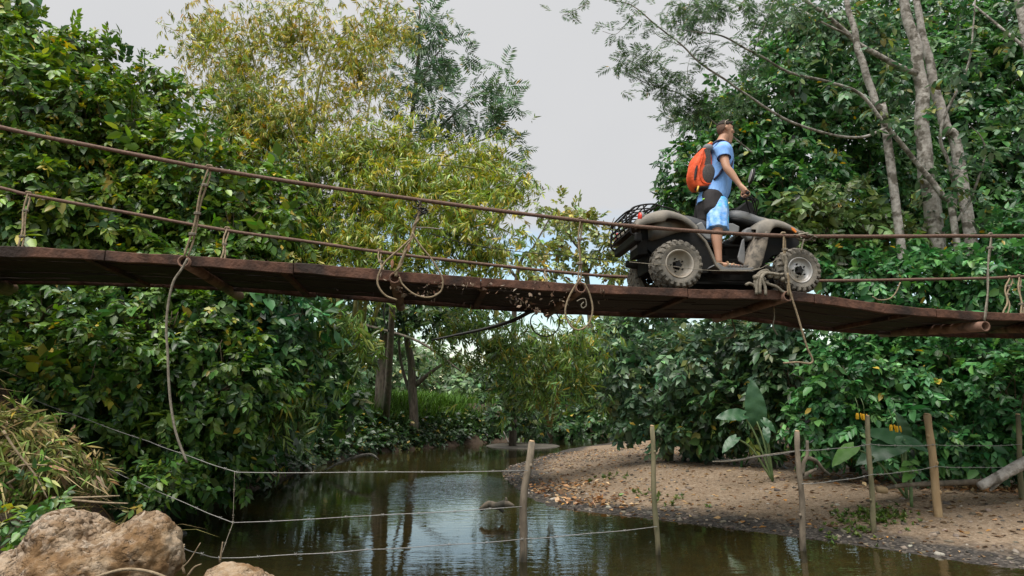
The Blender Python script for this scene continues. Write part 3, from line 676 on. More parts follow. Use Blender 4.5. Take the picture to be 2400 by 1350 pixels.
# ribbed footrest pegs
pg = []
for k in range(7):
    c = Z(1300 + k*40, 770, .2); pg.append(box(c + Vector((0, 0, .004)), (.014, .22, .014)))
peg = join(*pg); part('footrest_ribs', peg, 'grey_plastic', smooth=False); part('footrest_ribs', mirv(peg), 'grey_plastic', smooth=False)
gsec = []
for (xa, xb, y) in ((1618, 1765, 380), (1600, 1762, 440), (1570, 1748, 520), (1535, 1726, 600), (1510, 1706, 680), (1495, 1686, 745), (1500, 1662, 772), (1530, 1600, 800)):
    a = Z(xa, y, .22); b = Z(xb, y, .055); m_ = Z((xa + xb)/2 + 8, y, .07)
    ring = [(a.x, .30, a.z), (a.x, .16, a.z), (m_.x - .05, .075, m_.z), (b.x - .015, .05, b.z), (b.x, .06, b.z)]
    inn = [(p[0] + .004, p[1] + .014, p[2]) for p in ring]; gsec.append(ring + inn[::-1])
gd = loft(gsec); part('leg_guard', gd, 'fender_mud'); part('leg_guard', mirv(gd), 'fender_mud')
# inner leg shield, tank side panels
ish = slab([(1430, 655), (1478, 470), (1500, 455), (1508, 640), (1500, 740), (1440, 700)], .24, .27)
bevel(part('inner_shield', ish, 'grey_plastic', smooth=False), .008); bevel(part('inner_shield', mirv(ish), 'grey_plastic', smooth=False), .008)
ish = slab([(1490, 400), (1510, 350), (1560, 330), (1610, 350), (1620, 410), (1585, 470), (1545, 470)], .22, .34)
bevel(part('knee_panel', ish, 'grey_plastic', smooth=False), .02); bevel(part('knee_panel', mirv(ish), 'grey_plastic', smooth=False), .02)
ish = slab([(1300, 290), (1380, 290), (1450, 325), (1440, 390), (1330, 400), (1290, 385)], .30, .36)
bevel(part('side_panel', ish, 'grey_plastic', smooth=False), .015); bevel(part('side_panel', mirv(ish), 'grey_plastic', smooth=False), .015)
ish = slab([(985, 300), (1040, 270), (1085, 350), (1140, 400), (1135, 470), (1090, 460), (1030, 410)], .26, .34)
bevel(part('side_cover', ish, 'grey_plastic', smooth=False), .015); bevel(part('side_cover', mirv(ish), 'grey_plastic', smooth=False), .015)
# tank and cowl: lofted across the centre line
def body(st, half, m, name, bulge=.04):
    secs = []
    for (x, t, lo, hw) in crv(st, 3):
        T = Z(x, t, VC - .05); Lo = Z(x, lo, VC - hw); h = T.z - Lo.z
        rg = [(T.x, VC, T.z), (T.x, VC - hw*.55, T.z - h*.06), (T.x, VC - hw*.92, T.z - h*.35), (T.x, VC - hw, Lo.z + h*.25), (T.x, VC - hw*.85, Lo.z), (T.x, VC, Lo.z - .01)]
        full = rg + [(p[0], 2*VC - p[1], p[2]) for p in rg[-2:0:-1]]; secs.append(full)
    return part(name, loft(secs), m)
body([(1290, 175, 235, .13), (1340, 160, 240, .20), (1420, 165, 262, .24), (1500, 185, 285, .25), (1580, 215, 312, .26), (1640, 245, 325, .27)], .2, 'grey_plastic', 'fuel_tank')
body([(1300, 238, 262, .18), (1380, 246, 278, .25), (1470, 268, 305, .265), (1560, 300, 335, .275), (1615, 325, 350, .28)], .2, 'black_plastic', 'tank_skirt')
body([(1600, 228, 330, .26), (1660, 240, 360, .27), (1740, 262, 380, .27), (1850, 285, 395, .26), (1960, 330, 405, .24), (2070, 395, 430, .20)], .2, 'fender', 'front_cowl')
body([(700, 230, 330, .14), (800, 205, 330, .17), (920, 225, 350, .18), (1040, 262, 375, .18), (1160, 270, 370, .17), (1260, 232, 330, .15), (1320, 196, 270, .13)], .2, 'seat', 'seat')
body([(395, 330, 430, .44), (420, 285, 430, .47), (480, 245, 420, .47), (560, 215, 400, .44), (700, 220, 370, .36), (860, 270, 380, .24)], .2, 'fender', 'tail_body')
# rear bumper, plate, light
ub = Z(330, 400, .12); part('rear_bumper', box((ub.x + .03, VC, ub.z - .04), (.10, 2*VC - .26, .12)), 'black_plastic', smooth=False, bev=.025)
up_ = Z(338, 560, .30); part('number_plate', box((up_.x, .44, up_.z), (.008, .30, .14)), 'plate', smooth=False)
part('plate_bracket', slab([(345, 480), (450, 480), (455, 625), (345, 635)], .26, .60), 'frame_black', smooth=False, bev=.01)
def lens(a, b, v, r, m, name, parent=None, back='grey_plastic'):
    c = Z(a, b, v); o = part(name, ball(c, r, 14, 9), m)
    o2 = obj('housing', ball(c + Vector((.03, .012, .006)), (r[0]*1.25, r[1]*1.05, r[2]*1.12), 14, 9), M[back], o, True, off=quad_base); return o
lens(368, 228, .10, (.026, .05, .062), 'red_lens', 'tail_light'); c = Z(368, 228, .10)
o = part('tail_light', ball((c.x, 2*VC-.1, c.z), (.026, .05, .062), 14, 9), 'red_lens'); obj('housing', ball((c.x+.03, 2*VC-.11, c.z+.006), (.034, .052, .07), 14, 9), M['grey_plastic'], o, True, off=quad_base)
part('reflector', ball(Z(110, 455, 1.05), (.022, .03, .035), 10, 6), 'red_lens')
ol = slab([(1998, 328), (2040, 345), (2085, 405), (2060, 400), (2015, 365)], .055, .075)
part('indicator', ol, 'orange_lens', smooth=False, bev=.006); part('indicator', mirv(ol), 'orange_lens', smooth=False, bev=.006)
# rear rack of bent tubes
TR = .011
def mrack(px, v): return [Z(a, b, v) for a, b in px]
outer = [(268, 150), (285, 130), (320, 112), (400, 92), (500, 84), (560, 92)]
rk = []
nearl = crv(mrack(outer, .16), 4); rk.append(tube(nearl, TR, 8)); rk.append(tube([Vector((p[0], 2*VC - p[1], p[2])) for p in nearl], TR, 8))
P0 = Vector(nearl[0][:3]); P1 = Vector(nearl[-1][:3])
rk.append(tube(crv([P0, P0 + Vector((-.03, .12, 0)), Vector((P0.x - .04, VC, P0.z)), Vector((P0.x-.03, 2*VC-.28, P0.z)), Vector((P0.x, 2*VC-.16, P0.z))], 4), TR, 8))
rk.append(tube([P1, Vector((P1.x, 2*VC-.16, P1.z))], TR, 8))
for k, t in enumerate(np.linspace(.12, .9, 6)):
    p = Vector(nearl[int(t*(len(nearl)-1))][:3]); rk.append(tube([p, Vector((p.x, 2*VC - .16, p.z))], TR*.8, 7))
for v in (.34, .50, .70, .86):
    rk.append(tube([Vector((p[0], v, p[2] - .004)) for p in nearl], TR*.8, 7))
low = crv(mrack([(272, 225), (330, 190), (420, 160), (540, 120)], .16), 4)
for v in (.16, 2*VC - .16): rk.append(tube([Vector((p[0], v, p[2])) for p in low], TR, 8))
q0 = Vector(low[0][:3]); rk.append(tube([q0, Vector((q0.x, 2*VC - .16, q0.z))], TR, 8))
for v in (.34, .52, .70, .88): rk.append(tube([Vector((P0.x, v, P0.z)), Vector((q0.x, v, q0.z)), Vector((q0.x + .03, v, q0.z - .12))], TR*.85, 7))
for (a, b) in (((290, 125), (268, 300)), ((405, 95), (420, 170))):
    for v in (.16, 2*VC-.16):
        q0 = Z(*a, .16); q1 = Z(*b, .16); rk.append(tube([(q0.x, v, q0.z), (q1.x, v, q1.z)], TR*.9, 7))
rk.append(tube(crv(mrack([(560, 92), (610, 112), (690, 130), (770, 170), (775, 195)], .16), 4), TR, 8)); rk.append(tube(crv([(p[0], 2*VC-.16, p[2]) for p in mrack([(560, 92), (610, 112), (690, 130), (770, 170), (775, 195)], .16)], 4), TR, 8))
rk.append(tube(crv([Z(775, 195, .16), Z(775, 190, .4), Z(775, 190, .8), Vector((Z(775, 195, .16).x, 2*VC-.16, Z(775, 195, .16).z))], 3), TR, 8))
part('rear_rack', join(*rk), 'black_plastic')
grd = []
for v in (.16, 2*VC - .16):
    q = [Z(a, b, .16) for a, b in ((268, 215), (262, 260), (262, 330), (275, 400), (320, 420))]
    grd.append(tube(crv([(p.x, v, p.z) for p in q], 4), .013, 8))
for (a, b) in ((262, 300), (266, 370)):
    p = Z(a, b, .16); grd.append(tube([(p.x, .16, p.z), (p.x, 2*VC-.16, p.z)], .012, 7))
part('rear_guard', join(*grd), 'black_plastic')
# front bumper bars
fb = []
p0 = Z(2085, 430, .2)
for v in (.36, 2*VC-.36): fb.append(tube(crv([(p0.x - .25, v, p0.z - .22), (p0.x - .02, v, p0.z - .18), (p0.x + .03, v, p0.z - .05), (p0.x - .02, v, p0.z + .02)], 4), .016, 8))
fb.append(tube([(p0.x + .02, .30, p0.z - .10), (p0.x + .02, 2*VC-.30, p0.z - .10)], .016, 8))
part('front_bumper', join(*fb), 'black_plastic')
# handlebar: steering column, bar, grips, levers, mirror, instrument pod
gp = BF(1748, 455, .12)
GR0 = Vector((gp.x, .05, gp.z)); GR1 = Vector((gp.x + .015, .20, gp.z + .004))
colb = BF(1768, 512, VC); colt = BF(1757, 478, VC)
hb = part('handlebar', join(tube(crv([GR1, (gp.x + .03, .30, gp.z), (colt.x + .01, .46, colt.z + .01), (colt.x + .01, 2*VC-.46, colt.z + .01), (gp.x + .03, 2*VC-.30, gp.z), (GR1.x, 2*VC-.20, GR1.z)], 4), .013, 9), tube([colb, colt], .03, 10)), 'black_plastic')
for s in (0, 1):
    a, b = (GR0, GR1) if not s else (Vector((GR0.x, 2*VC-GR0.y, GR0.z)), Vector((GR1.x, 2*VC-GR1.y, GR1.z)))
    obj('grip', tube([a + (b-a)*t for t in np.linspace(0, 1, 9)], [.019 + .002*(k % 2) for k in range(9)], 12), M['black_plastic'], hb, True, off=quad_base)
    cl_ = b + Vector((.01, (.045 if not s else -.045), 0))
    obj('switch_block', box(cl_, (.05, .06, .055)), M['black_plastic'], hb, False, off=quad_base)
    sg = 1 if not s else -1
    obj('brake_lever', tube(crv([cl_ + Vector((.03, 0, -.005)), cl_ + Vector((.065, -sg*.03, -.015)), cl_ + Vector((.06, -sg*.15, -.02))], 4), [.008, .007, .008], 6), M['black_plastic'], hb, True, off=quad_base)
# brake and throttle cables rising from the cowl
cb = []
for k, (x0, x1) in enumerate(((1750, 1766), (1757, 1770), (1765, 1772))):
    cb.append(tube(crv([BF(x0, 458 + 3*k, .26), BF(x0 + 12, 470, .35), BF(x1 + 2, 490, .45), BF(x1 - 2, 512, .5)], 5), .008, 6))
cb.append(tube(crv([BF(1748, 464, .2), BF(1752, 480, .3), BF(1758, 498, .42)], 4), .013, 7))
obj('control_cables', join(*cb), M['black_plastic'], hb, True, off=quad_base)
pod = [(1724, 494), (1734, 486), (1752, 470), (1764, 474), (1768, 500), (1768, 512), (1738, 506)]
pp = [BF(a, b, VC - .13) for a, b in pod]
bevel(part('instrument_pod', prism([(p.x, p.z) for p in pp][::-1], VC - .13, VC + .13), 'black_plastic', smooth=False), .012)
mb = BF(1756, 447, .20); mt = BF(1763, 413, .12)
ms = obj('mirror_stalk', tube(crv([mb, BF(1755, 437, .19), BF(1758, 428, .14)], 4), .008, 6), M['black_plastic'], hb, True, off=quad_base)
mh = part('mirror', None or (lambda V_F: V_F)(ball((0, 0, 0), (.026, .062, .112), 16, 10)), 'black_plastic')
mh.data.transform(Matrix.Translation(quad_base)); mh.location = mt - quad_base; mh.rotation_euler = (0, math.radians(16), math.radians(-6))
g = link('mirror_glass', mesh_data('mirror_glass', *ball((-.022, 0, 0), (.010, .052, .098), 16, 10), M['steel']), mh)
mh2 = mh.copy(); COL.objects.link(mh2); mh2.location = Vector((mt.x, 2*VC - mt.y, mt.z)) - quad_base; mh2.rotation_euler = (0, math.radians(16), math.radians(6))
g2 = g.copy(); COL.objects.link(g2); g2.parent = mh2
obj('mirror_stalk', tube(crv([(mb.x, 2*VC-.2, mb.z), (mb.x, 2*VC-.18, mb.z+.05), (mt.x, 2*VC-.12, mt.z-.08)], 4), .008, 6), M['black_plastic'], hb, True, off=quad_base)
# ------------------------------------------------------------------ rider
M['skin'] = mat('skin', (.40, .21, .135), (.47, .26, .17), 9, .55, bump=.05, bscale=60)
M['hair'] = mat('hair', (.022, .016, .012), (.05, .036, .027), 60, .8, bump=.6, bscale=220)
M['stubble'] = mat('stubble', (.10, .06, .042), (.17, .10, .07), 60, .8)
M['shirt'] = mat('shirt', (.17, .36, .76), (.26, .47, .86), 4, .85, bump=1.0, bscale=11, stretch=(1.6, 1.6, .5))
M['navy'] = mat('navy', (.015, .02, .055), (.03, .035, .08), 20, .8)
M['black_cloth'] = mat('black_cloth', (.014, .012, .014), (.03, .026, .028), 5, .85, bump=.3, bscale=12)
M['orange_cloth'] = mat('orange_cloth', (.66, .075, .018), (.84, .125, .035), 6, .65, bump=.9, bscale=13)
M['grey_mesh'] = mat('grey_mesh', (.055, .05, .05), (.10, .09, .088), 60, .8, bump=.4, bscale=150)
M['grey_cloth'] = mat('grey_cloth', (.15, .155, .17), (.21, .21, .225), 12, .8)
M['lime'] = mat('lime', (.32, .72, .08), (.4, .8, .12), 9, .7)
M['white_cloth'] = mat('white_cloth', (.7, .7, .72), (.8, .8, .8), 9, .8)
M['sandal'] = mat('sandal', (.20, .13, .075), (.30, .20, .12), 14, .8, bump=.3)
M['sandal_pale'] = mat('sandal_pale', (.55, .48, .36), (.65, .58, .46), 14, .7)
M['yellow'] = mat('yellow', (.62, .36, .04), (.7, .45, .08), 14, .6)
M['dark_lens'] = mat('dark_lens', (.03, .022, .016), (.06, .045, .03), 4, .15)
M['glasses'] = mat('glasses', (.30, .24, .17), (.40, .33, .25), 9, .35)
def shorts_mat():
    m = mat('shorts', (.09, .32, .78), (.40, .60, .90), 9, .85, bump=.9, bscale=12, lo=.40, hi=.62, c3=(.04, .50, .80), s3=5, lo3=.52, hi3=.62)
    return m
M['shorts'] = shorts_mat()
def ell(c, ru, rv, rz=None, n=16, tilt=0.0, axis_=None):
    """ring in the plane across the limb axis (axis_ defaults to z)."""
    c = Vector(c); ax = Vector(axis_ or (0, 0, 1)).normalized()
    e1 = Vector((1, 0, 0)); e1 = (e1 - ax*e1.dot(ax)); e1 = e1.normalized() if e1.length > .2 else Vector((0, 0, 1)); e2 = ax.cross(e1)
    return [c + e1*ru*math.cos(2*math.pi*k/n) + e2*rv*math.sin(2*math.pi*k/n) for k in range(n)]
def limb(st, n=14, sub=4):
    """st: (point, r_fore_aft, r_across); closed, rounded ends."""
    P = crv([(*p, a, b) for p, a, b in st], sub); secs = []
    N_ = len(P)
    for i in range(N_):
        t = Vector(P[min(i+1, N_-1)][:3]) - Vector(P[max(i-1, 0)][:3])
        secs.append(ell(P[i][:3], P[i][3], P[i][4], n=n, axis_=t))
    a = Vector(P[0][:3]); d0 = (a - Vector(P[1][:3])).normalized(); z = Vector(P[-1][:3]); d1 = (z - Vector(P[-2][:3])).normalized()
    r0 = min(P[0][3], P[0][4]); r1 = min(P[-1][3], P[-1][4])
    cap0 = [[a + d0*r0*math.sin(q) + (p - a)*math.cos(q) for p in secs[0]] for q in (1.3, .8, .4)]
    cap1 = [[z + d1*r1*math.sin(q) + (p - z)*math.cos(q) for p in secs[-1]] for q in (.4, .8, 1.3)]
    return loft(cap0 + secs + cap1)
def mir(VF): return mirv(VF)
# joints (u, v, z)
foot_z = Z(1350, 768, .2).z
NKb = BF(1687, 330, VC); HIP = BF(1667, 468, VC)
hipN = Vector((HIP.x + .01, VC - .10, HIP.z)); knee = BF(1682, 538, .33); ank = BF(1684, 598, .25)
ank.z = foot_z + .085
shN = BF(1691, 349, .41); elb = BF(1703, 392, .29); wri = BF(1735, 435, .19); gripc = Vector((gp.x, .125, gp.z + .004))
person_base = Vector((HIP.x, VC, foot_z))
person = empty('person', WB(person_base), TH, label='man in light blue shirt and blue shorts standing on the quad bike, hands on handlebar', cat='person')
torso = [(BF(1667, 490, VC), .135, .175), (BF(1668, 470, VC), .15, .18), (BF(1673, 448, VC), .135, .165), (BF(1679, 420, VC), .14, .17), (BF(1684, 392, VC), .15, .185), (BF(1687, 368, VC), .135, .195), (BF(1688, 352, VC), .11, .185), (BF(1688, 340, VC), .085, .12)]
neck = [(BF(1688, 345, VC), .09, .09), (BF(1691, 334, VC), .074, .076), (BF(1697, 322, VC), .070, .072)]
def leg(g=0.0):
    return [(hipN, .115+g, .10+g), (hipN.lerp(knee, .5) + Vector((.015, 0, 0)), .10+g, .092+g), (knee + Vector((0, 0, .03)), .072+g, .068+g), (knee.lerp(ank, .3) + Vector((-.018, 0, 0)), .072+g, .064+g), (knee.lerp(ank, .65) + Vector((-.008, 0, 0)), .052+g, .048+g), (ank, .042+g, .037+g)]
heel = ank + Vector((-.035, 0, -.05)); toe = Vector((BF(1735, 622, .22).x, ank.y - .03, foot_z + .018))
footp = join(limb([(heel + Vector((.0, 0, -.0)), .03, .034), (ank + Vector((.03, -.005, -.05)), .036, .038), (ank.lerp(toe, .55) + Vector((0, 0, -.02)), .03, .044), (toe, .018, .042)]))
toes = join(*[limb([(toe + Vector((-.05, (k-2)*.018, .002)), .013, .012), (toe + Vector((.012 - abs(k-1)*.007, (k-2)*.019, -.002)), .011, .011)], 8, 2) for k in range(5)])
upper = [(shN, .072, .068), (shN.lerp(elb, .45), .064, .058), (elb, .053, .049), (elb.lerp(wri, .3), .054, .05), (elb.lerp(wri, .75), .039, .036), (wri, .031, .037)]
palm = limb([(wri, .031, .037), (wri.lerp(gripc, .55) + Vector((0, 0, .014)), .027, .048), (gripc + Vector((-.002, 0, .036)), .022, .050)], 12, 3)
fin = []
for k in range(4):
    v = gripc.y - .040 + k*.027; r = .0115 - .0008*abs(k - 1); R0 = .034
    pts = [Vector((gripc.x - .014, v, gripc.z + .040))]
    for q in (80, 40, 0, -45, -95, -140): pts.append(Vector((gripc.x + R0*math.cos(math.radians(q))*(1.0 if k != 3 else .95), v, gripc.z + R0*math.sin(math.radians(q)))))
    fin.append(limb([(p, r, r) for p in pts], 8, 2))
th_ = [gripc + Vector((-.030, .045, .026)), gripc + Vector((-.034, .056, .0)), gripc + Vector((-.018, .052, -.026)), gripc + Vector((.012, .04, -.030))]
fin.append(limb([(p, .012 - .001*i, .012 - .001*i) for i, p in enumerate(th_)], 8, 2))
hand = join(palm, *fin)
# head: long skull, jaw, brow, nose, lips, ear
hc = BF(1700, 304, VC); S = 1.0
chin = BF(1713, 333, VC)
head = join(ball(hc + Vector((-.004, 0, .008)), (.101, .077, .108), 18, 12),
            limb([(hc + Vector((.01, 0, -.03)), .078, .068), (hc + Vector((.035, 0, -.09)), .062, .058), (Vector((chin.x - .03, VC, chin.z + .012)), .036, .040)], 14, 3),
            ball(hc + Vector((.080, 0, .030)), (.022, .052, .018), 12, 8),
            limb([(hc + Vector((.090, 0, .012)), .012, .011), (hc + Vector((.108, 0, -.022)), .014, .014), (hc + Vector((.104, 0, -.036)), .012, .019)], 10, 3),
            ball(hc + Vector((.082, 0, -.074)), (.020, .028, .013), 10, 7), ball(hc + Vector((.080, 0, -.092)), (.019, .026, .012), 10, 7),
            ball(Vector((chin.x - .018, VC, chin.z + .014)), (.024, .03, .022), 10, 8),
            *[ball(hc + Vector((.060, s*.045, -.03)), (.03, .024, .03), 10, 8) for s in (-1, 1)])
ear = join(*[limb([(hc + Vector((-.012, s*.076, .018)), .014, .010), (hc + Vector((-.024, s*.086, .0)), .020, .009), (hc + Vector((-.010, s*.080, -.032)), .012, .009)], 10, 3) for s in (-1, 1)])
def hs(VF, k=1.07): return [hc + (Vector(p) - hc)*k for p in VF[0]], VF[1]
head = hs(head); ear = hs(ear)
allb = join(limb(torso), limb(neck), limb(leg()), mir(limb(leg())), footp, mir(footp), toes, mir(toes), limb(upper), mir(limb(upper)), head, ear)
body_o = remeshed('body', join(allb, hand, mir(hand)), M['skin'], .0065, 5, person, person_base)
# face details
face = []
for s in (-1, 1):
    obj('eye', ball(hc + Vector((.091, s*.036, .006)), (.012, .015, .007), 10, 6), M['dark_lens'], person, True, off=person_base)
    obj('eyebrow', hs(limb([(hc + Vector((.102, s*.016, .026)), .006, .006), (hc + Vector((.098, s*.036, .032)), .0065, .006), (hc + Vector((.078, s*.058, .026)), .004, .004)], 8, 3)), M['hair'], person, True, off=person_base)
obj('mouth', hs(limb([(hc + Vector((.086, -.026, -.084)), .004, .004), (hc + Vector((.102, 0, -.082)), .005, .004), (hc + Vector((.086, .026, -.084)), .004, .004)], 8, 3)), M['stubble'], person, True, off=person_base)
# hair: dark crop on top, shaved darker sides
hv, hf = ball(hc + Vector((-.006, 0, .012)), (.114, .087, .121), 28, 20)
top = [(hv, [f for f in hf if all((hv[i].z - hc.z) > (.048 + .30*max(0, hv[i].x - hc.x - .03)) for i in f)])]
o = obj('hair', join(*top, tube([hc + Vector((.035, s*.03, .108)) + Vector((.05, 0, -.006)) for s in (-1, 1)], .014, 8)), M['hair'], person, True, off=person_base); solid(o, .012)
back = [f for f in hf if all((hv[i].x - hc.x) < -.012 - .9*max(0., -(hv[i].z - hc.z) - .02) and (hv[i].z - hc.z) < .075 and (hv[i].z - hc.z) > -.085 for i in f)]
o = obj('shaved_hair', ([p.copy() for p in hv], back), M['stubble'], person, True, off=person_base); solid(o, .004)
# shirt: closed shell a little larger than the body, hem, sleeves
G = .016
sh = [(BF(1667, 474, VC), .205, .21), (BF(1671, 462, VC), .202, .208), (BF(1677, 445, VC), .188, .20), (BF(1682, 420, VC), .178, .20), (BF(1686, 392, VC), .180, .21), (BF(1688, 368, VC), .165, .22), (BF(1689, 352, VC), .140, .21), (BF(1689, 340, VC), .105, .14)]
P = crv([(*p, a, b) for p, a, b in sh], 4); secs = []
for i, q in enumerate(P):
    wob = .008 if i < 14 else .003
    tilt = max(0, 1 - i/8.)
    ring = ell(q[:3], q[3], q[4], n=28, axis_=(.12, 0, 1))
    ring = [p + (p - Vector(q[:3]))*(.05*math.sin(k*1.35 + i*.35)*(1 if i < 16 else .4)) + Vector((0, 0, -(p.x - q[0])*(-.25)*tilt)) for k, p in enumerate(ring)]
    secs.append(ring)
slv = [(shN + Vector((0, .05, .015)), .098, .095), (shN + Vector((0, -.005, -.01)), .102, .088), (shN.lerp(elb, .28), .094, .08), (shN.lerp(elb, .48), .088, .074)]
def sleeve():
    Q = crv([(*p, a, b) for p, a, b in slv], 4); ax = elb - shN
    return loft([ell(q[:3], q[3], q[4], n=18, axis_=ax) for q in Q])
remeshed('shirt', join(loft(secs), sleeve(), mir(sleeve())), M['shirt'], .008, 5, person, person_base)
def cuff(pt, ax, a, b, r=.006): return tube([*ell(pt, a, b, n=20, axis_=ax), ell(pt, a, b, n=20, axis_=ax)[0]], r, 6, False)
cf = cuff(shN.lerp(elb, .50), elb - shN, .087, .073, .008)
obj('sleeve_cuff', cf, M['navy'], person, True, off=person_base); obj('sleeve_cuff', mir(cf), M['navy'], person, True, off=person_base)
obj('collar', cuff(BF(1690, 336, VC), (.25, 0, 1), .082, .086, .009), M['navy'], person, True, off=person_base)
# shorts: black seat and waist, printed blue legs
wst = [(BF(1667, 466, VC), .165, .185), (BF(1666, 480, VC), .182, .195), (BF(1662, 500, VC), .165, .19), (BF(1656, 516, VC), .125, .16)]
seat_s = limb(wst, 20, 4)
remeshed('black_waist', join(seat_s, limb([(hipN + Vector((-.03, 0, .0)), .15, .125), (hipN.lerp(knee, .42) + Vector((-.05, 0, .02)), .115, .11)], 18, 4), mir(limb([(hipN + Vector((-.03, 0, .0)), .15, .125), (hipN.lerp(knee, .42) + Vector((-.05, 0, .02)), .115, .11)], 18, 4))), M['black_cloth'], .009, 4, person, person_base)
def short_leg():
    st = [(hipN + Vector((.055, -.012, -.05)), .105, .112), (hipN.lerp(knee, .4) + Vector((.022, -.012, -.01)), .138, .122), (hipN.lerp(knee, .75) + Vector((.006, -.008, 0)), .138, .118), (hipN.lerp(knee, 1.02), .140, .118)]
    Q = crv([(*p, a, b) for p, a, b in st], 5); S_ = []
    for i, q in enumerate(Q):
        rg = ell(q[:3], q[3], q[4], n=26, axis_=knee - hipN)
        S_.append([p + (p - Vector(q[:3]))*.07*(i/len(Q))*math.sin(k*1.9) for k, p in enumerate(rg)])
    return loft(S_)
remeshed('shorts', join(short_leg(), mir(short_leg())), M['shorts'], .008, 4, person, person_base)
obj('waistband', tube(crv([BF(1646, 468, VC - .13), BF(1656, 464, VC - .165), BF(1668, 461, VC - .195)], 4), .010, 7), M['lime'], person, True, off=person_base)
obj('drawstring', limb([(BF(1698, 476, VC - .10), .012, .012), (BF(1700, 482, VC - .10), .016, .012), (BF(1698, 488, VC - .10), .009, .009)], 8, 2), M['white_cloth'], person, True, off=person_base)
# sandals: sole, straps
def sandal():
    a = heel + Vector((-.012, 0, 0)); secs_ = []
    for t, w in ((0, .024), (.12, .036), (.35, .038), (.6, .043), (.85, .048), (1.0, .03)):
        p = Vector((a.x, a.y, 0)).lerp(Vector((toe.x + .03, toe.y, 0)), t)
        secs_.append([(p.x, p.y - w, foot_z + .002), (p.x, p.y + w, foot_z + .002), (p.x, p.y + w, foot_z + .020), (p.x, p.y - w, foot_z + .020)])
    sole = loft(secs_)
    st = []
    for t, h in ((.42, .075), (.66, .052)):
        c = heel.lerp(toe, t); c = Vector((c.x, c.y, foot_z))
        st.append(tube(crv([c + Vector((0, -.05, .012)), c + Vector((.005, -.04, h*.75)), c + Vector((.012, 0, h)), c + Vector((.005, .04, h*.75)), c + Vector((0, .05, .012))], 4), .012, 7))
    hb_ = tube(crv([ank + Vector((.03, -.045, -.045)), ank + Vector((-.02, -.045, -.03)), ank + Vector((-.062, 0, -.02)), ank + Vector((-.02, .045, -.03)), ank + Vector((.03, .045, -.045))], 4), .010, 6)
    return sole, join(*st, hb_)
so, sp = sandal()
for f in (lambda q: q, mir):
    o = obj('sandal', f(so), M['sandal'], person, False, off=person_base); obj('strap', f(sp), M['sandal'], o, True, off=person_base)
    c = heel.lerp(toe, .5); obj('buckle', f(ball(Vector((c.x, c.y - .05, foot_z + .035)), (.015, .01, .014), 8, 6)), M['sandal_pale'], o, True, off=person_base)
# sunglasses pushed up on the head
gl_base = hc + Vector((0, 0, .105))
gfr = []
for s in (-1, 1):
    gfr.append(tube(crv([hc + Vector((.012, s*.040, .118)), hc + Vector((-.03, s*.082, .085)), hc + Vector((-.040, s*.088, .045)), hc + Vector((-.034, s*.086, .015))], 4), .006, 6))
    cq = hc + Vector((.012, s*.034, .116)); gfr.append(tube([cq + Vector((math.cos(q)*.020 , math.sin(q)*.032, math.cos(q)*.012)) for q in np.linspace(0, 6.283, 15)], .005, 6, False))
sg = empty('sunglasses', WB(gl_base), TH, label='brown sunglasses pushed up on the rider’s head', cat='sunglasses')
obj('frame', join(*gfr), M['glasses'], sg, True, off=gl_base)
for s in (-1, 1):
    obj('lens', ball(hc + Vector((.012, s*.034, .118)), (.020, .029, .006), 12, 6), M['dark_lens'], sg, True, off=gl_base)
# backpack
pk = BF(1645, 400, VC); pack = empty('backpack', WB(pk), TH, label='bright orange and grey backpack on the rider’s back', cat='backpack')
def B2(a, b, v): return BF(1580 + a/6.75, 260 + b/6.75, v)
prof = [(560, 560, 470), (620, 560, 410), (700, 545, 330), (790, 560, 270), (880, 575, 238), (980, 600, 222), (1080, 625, 225), (1160, 610, 245), (1215, 560, 280), (1240, 500, 320)]
secs = []
for (y, xr_, xl) in crv(prof, 3):
    a = B2(xl, y, VC); b = B2(xr_, y, VC); c = (a + b)/2; ru = abs(b.x - a.x)/2; hw = .15
    # rounded box cross-section
    ring = []
    for k in range(20):
        q = 2*math.pi*k/20; cx = math.copysign(abs(math.cos(q))**.7, math.cos(q)); sy = math.copysign(abs(math.sin(q))**.6, math.sin(q))
        ring.append((c.x + ru*cx + .006*math.sin(3*q + y*.02), VC + hw*sy*(.92 if y < 640 else 1), c.z + .12*ru*cx))
    secs.append(ring)
remeshed('pack_body', loft(secs), M['orange_cloth'], .008, 3, pack, pk)
def shell(a0, b0, w, h, v, m, name, thick=.012, rot=0, lean=0.0):
    c = B2(a0, b0, v); o = obj(name, ball((0, 0, 0), (w/2, thick, h/2), 18, 12), M[m], pack, True); o.location = c - pk; o.rotation_euler = (0, math.radians(rot), math.radians(lean)); return o
shell(545, 990, .185, .285, VC - .142, 'grey_mesh', 'mesh_pocket', .026, 8)
shell(528, 1000, .165, .255, VC + .15, 'grey_mesh', 'mesh_pocket', .022, 6)
shell(345, 960, .032, .27, VC - .132, 'black_cloth', 'front_slot', .02, 14, 20)
obj('side_panel', prism([(p.x, p.z) for p in [B2(a, b, VC - .14) for a, b in ((470, 610), (560, 560), (575, 700), (580, 860), (470, 860), (500, 740))]][::-1], VC - .150, VC - .128), M['grey_mesh'], pack, False, off=pk)
shell(535, 590, .15, .12, VC - .10, 'grey_cloth', 'top_panel', .06, -10)
shell(450, 1235, .22, .07, VC - .06, 'black_cloth', 'base_panel', .09, 0)
obj('zip_pull', tube([B2(385, 1190, VC - .14), B2(372, 1240, VC - .145), B2(366, 1280, VC - .14)], .012, 7), M['yellow'], pack, True, off=pk)
obj('haul_loop', tube(crv([B2(545, 530, VC - .04), B2(580, 495, VC - .03), B2(610, 520, VC - .02)], 4), .012, 7), M['yellow'], pack, True, off=pk)
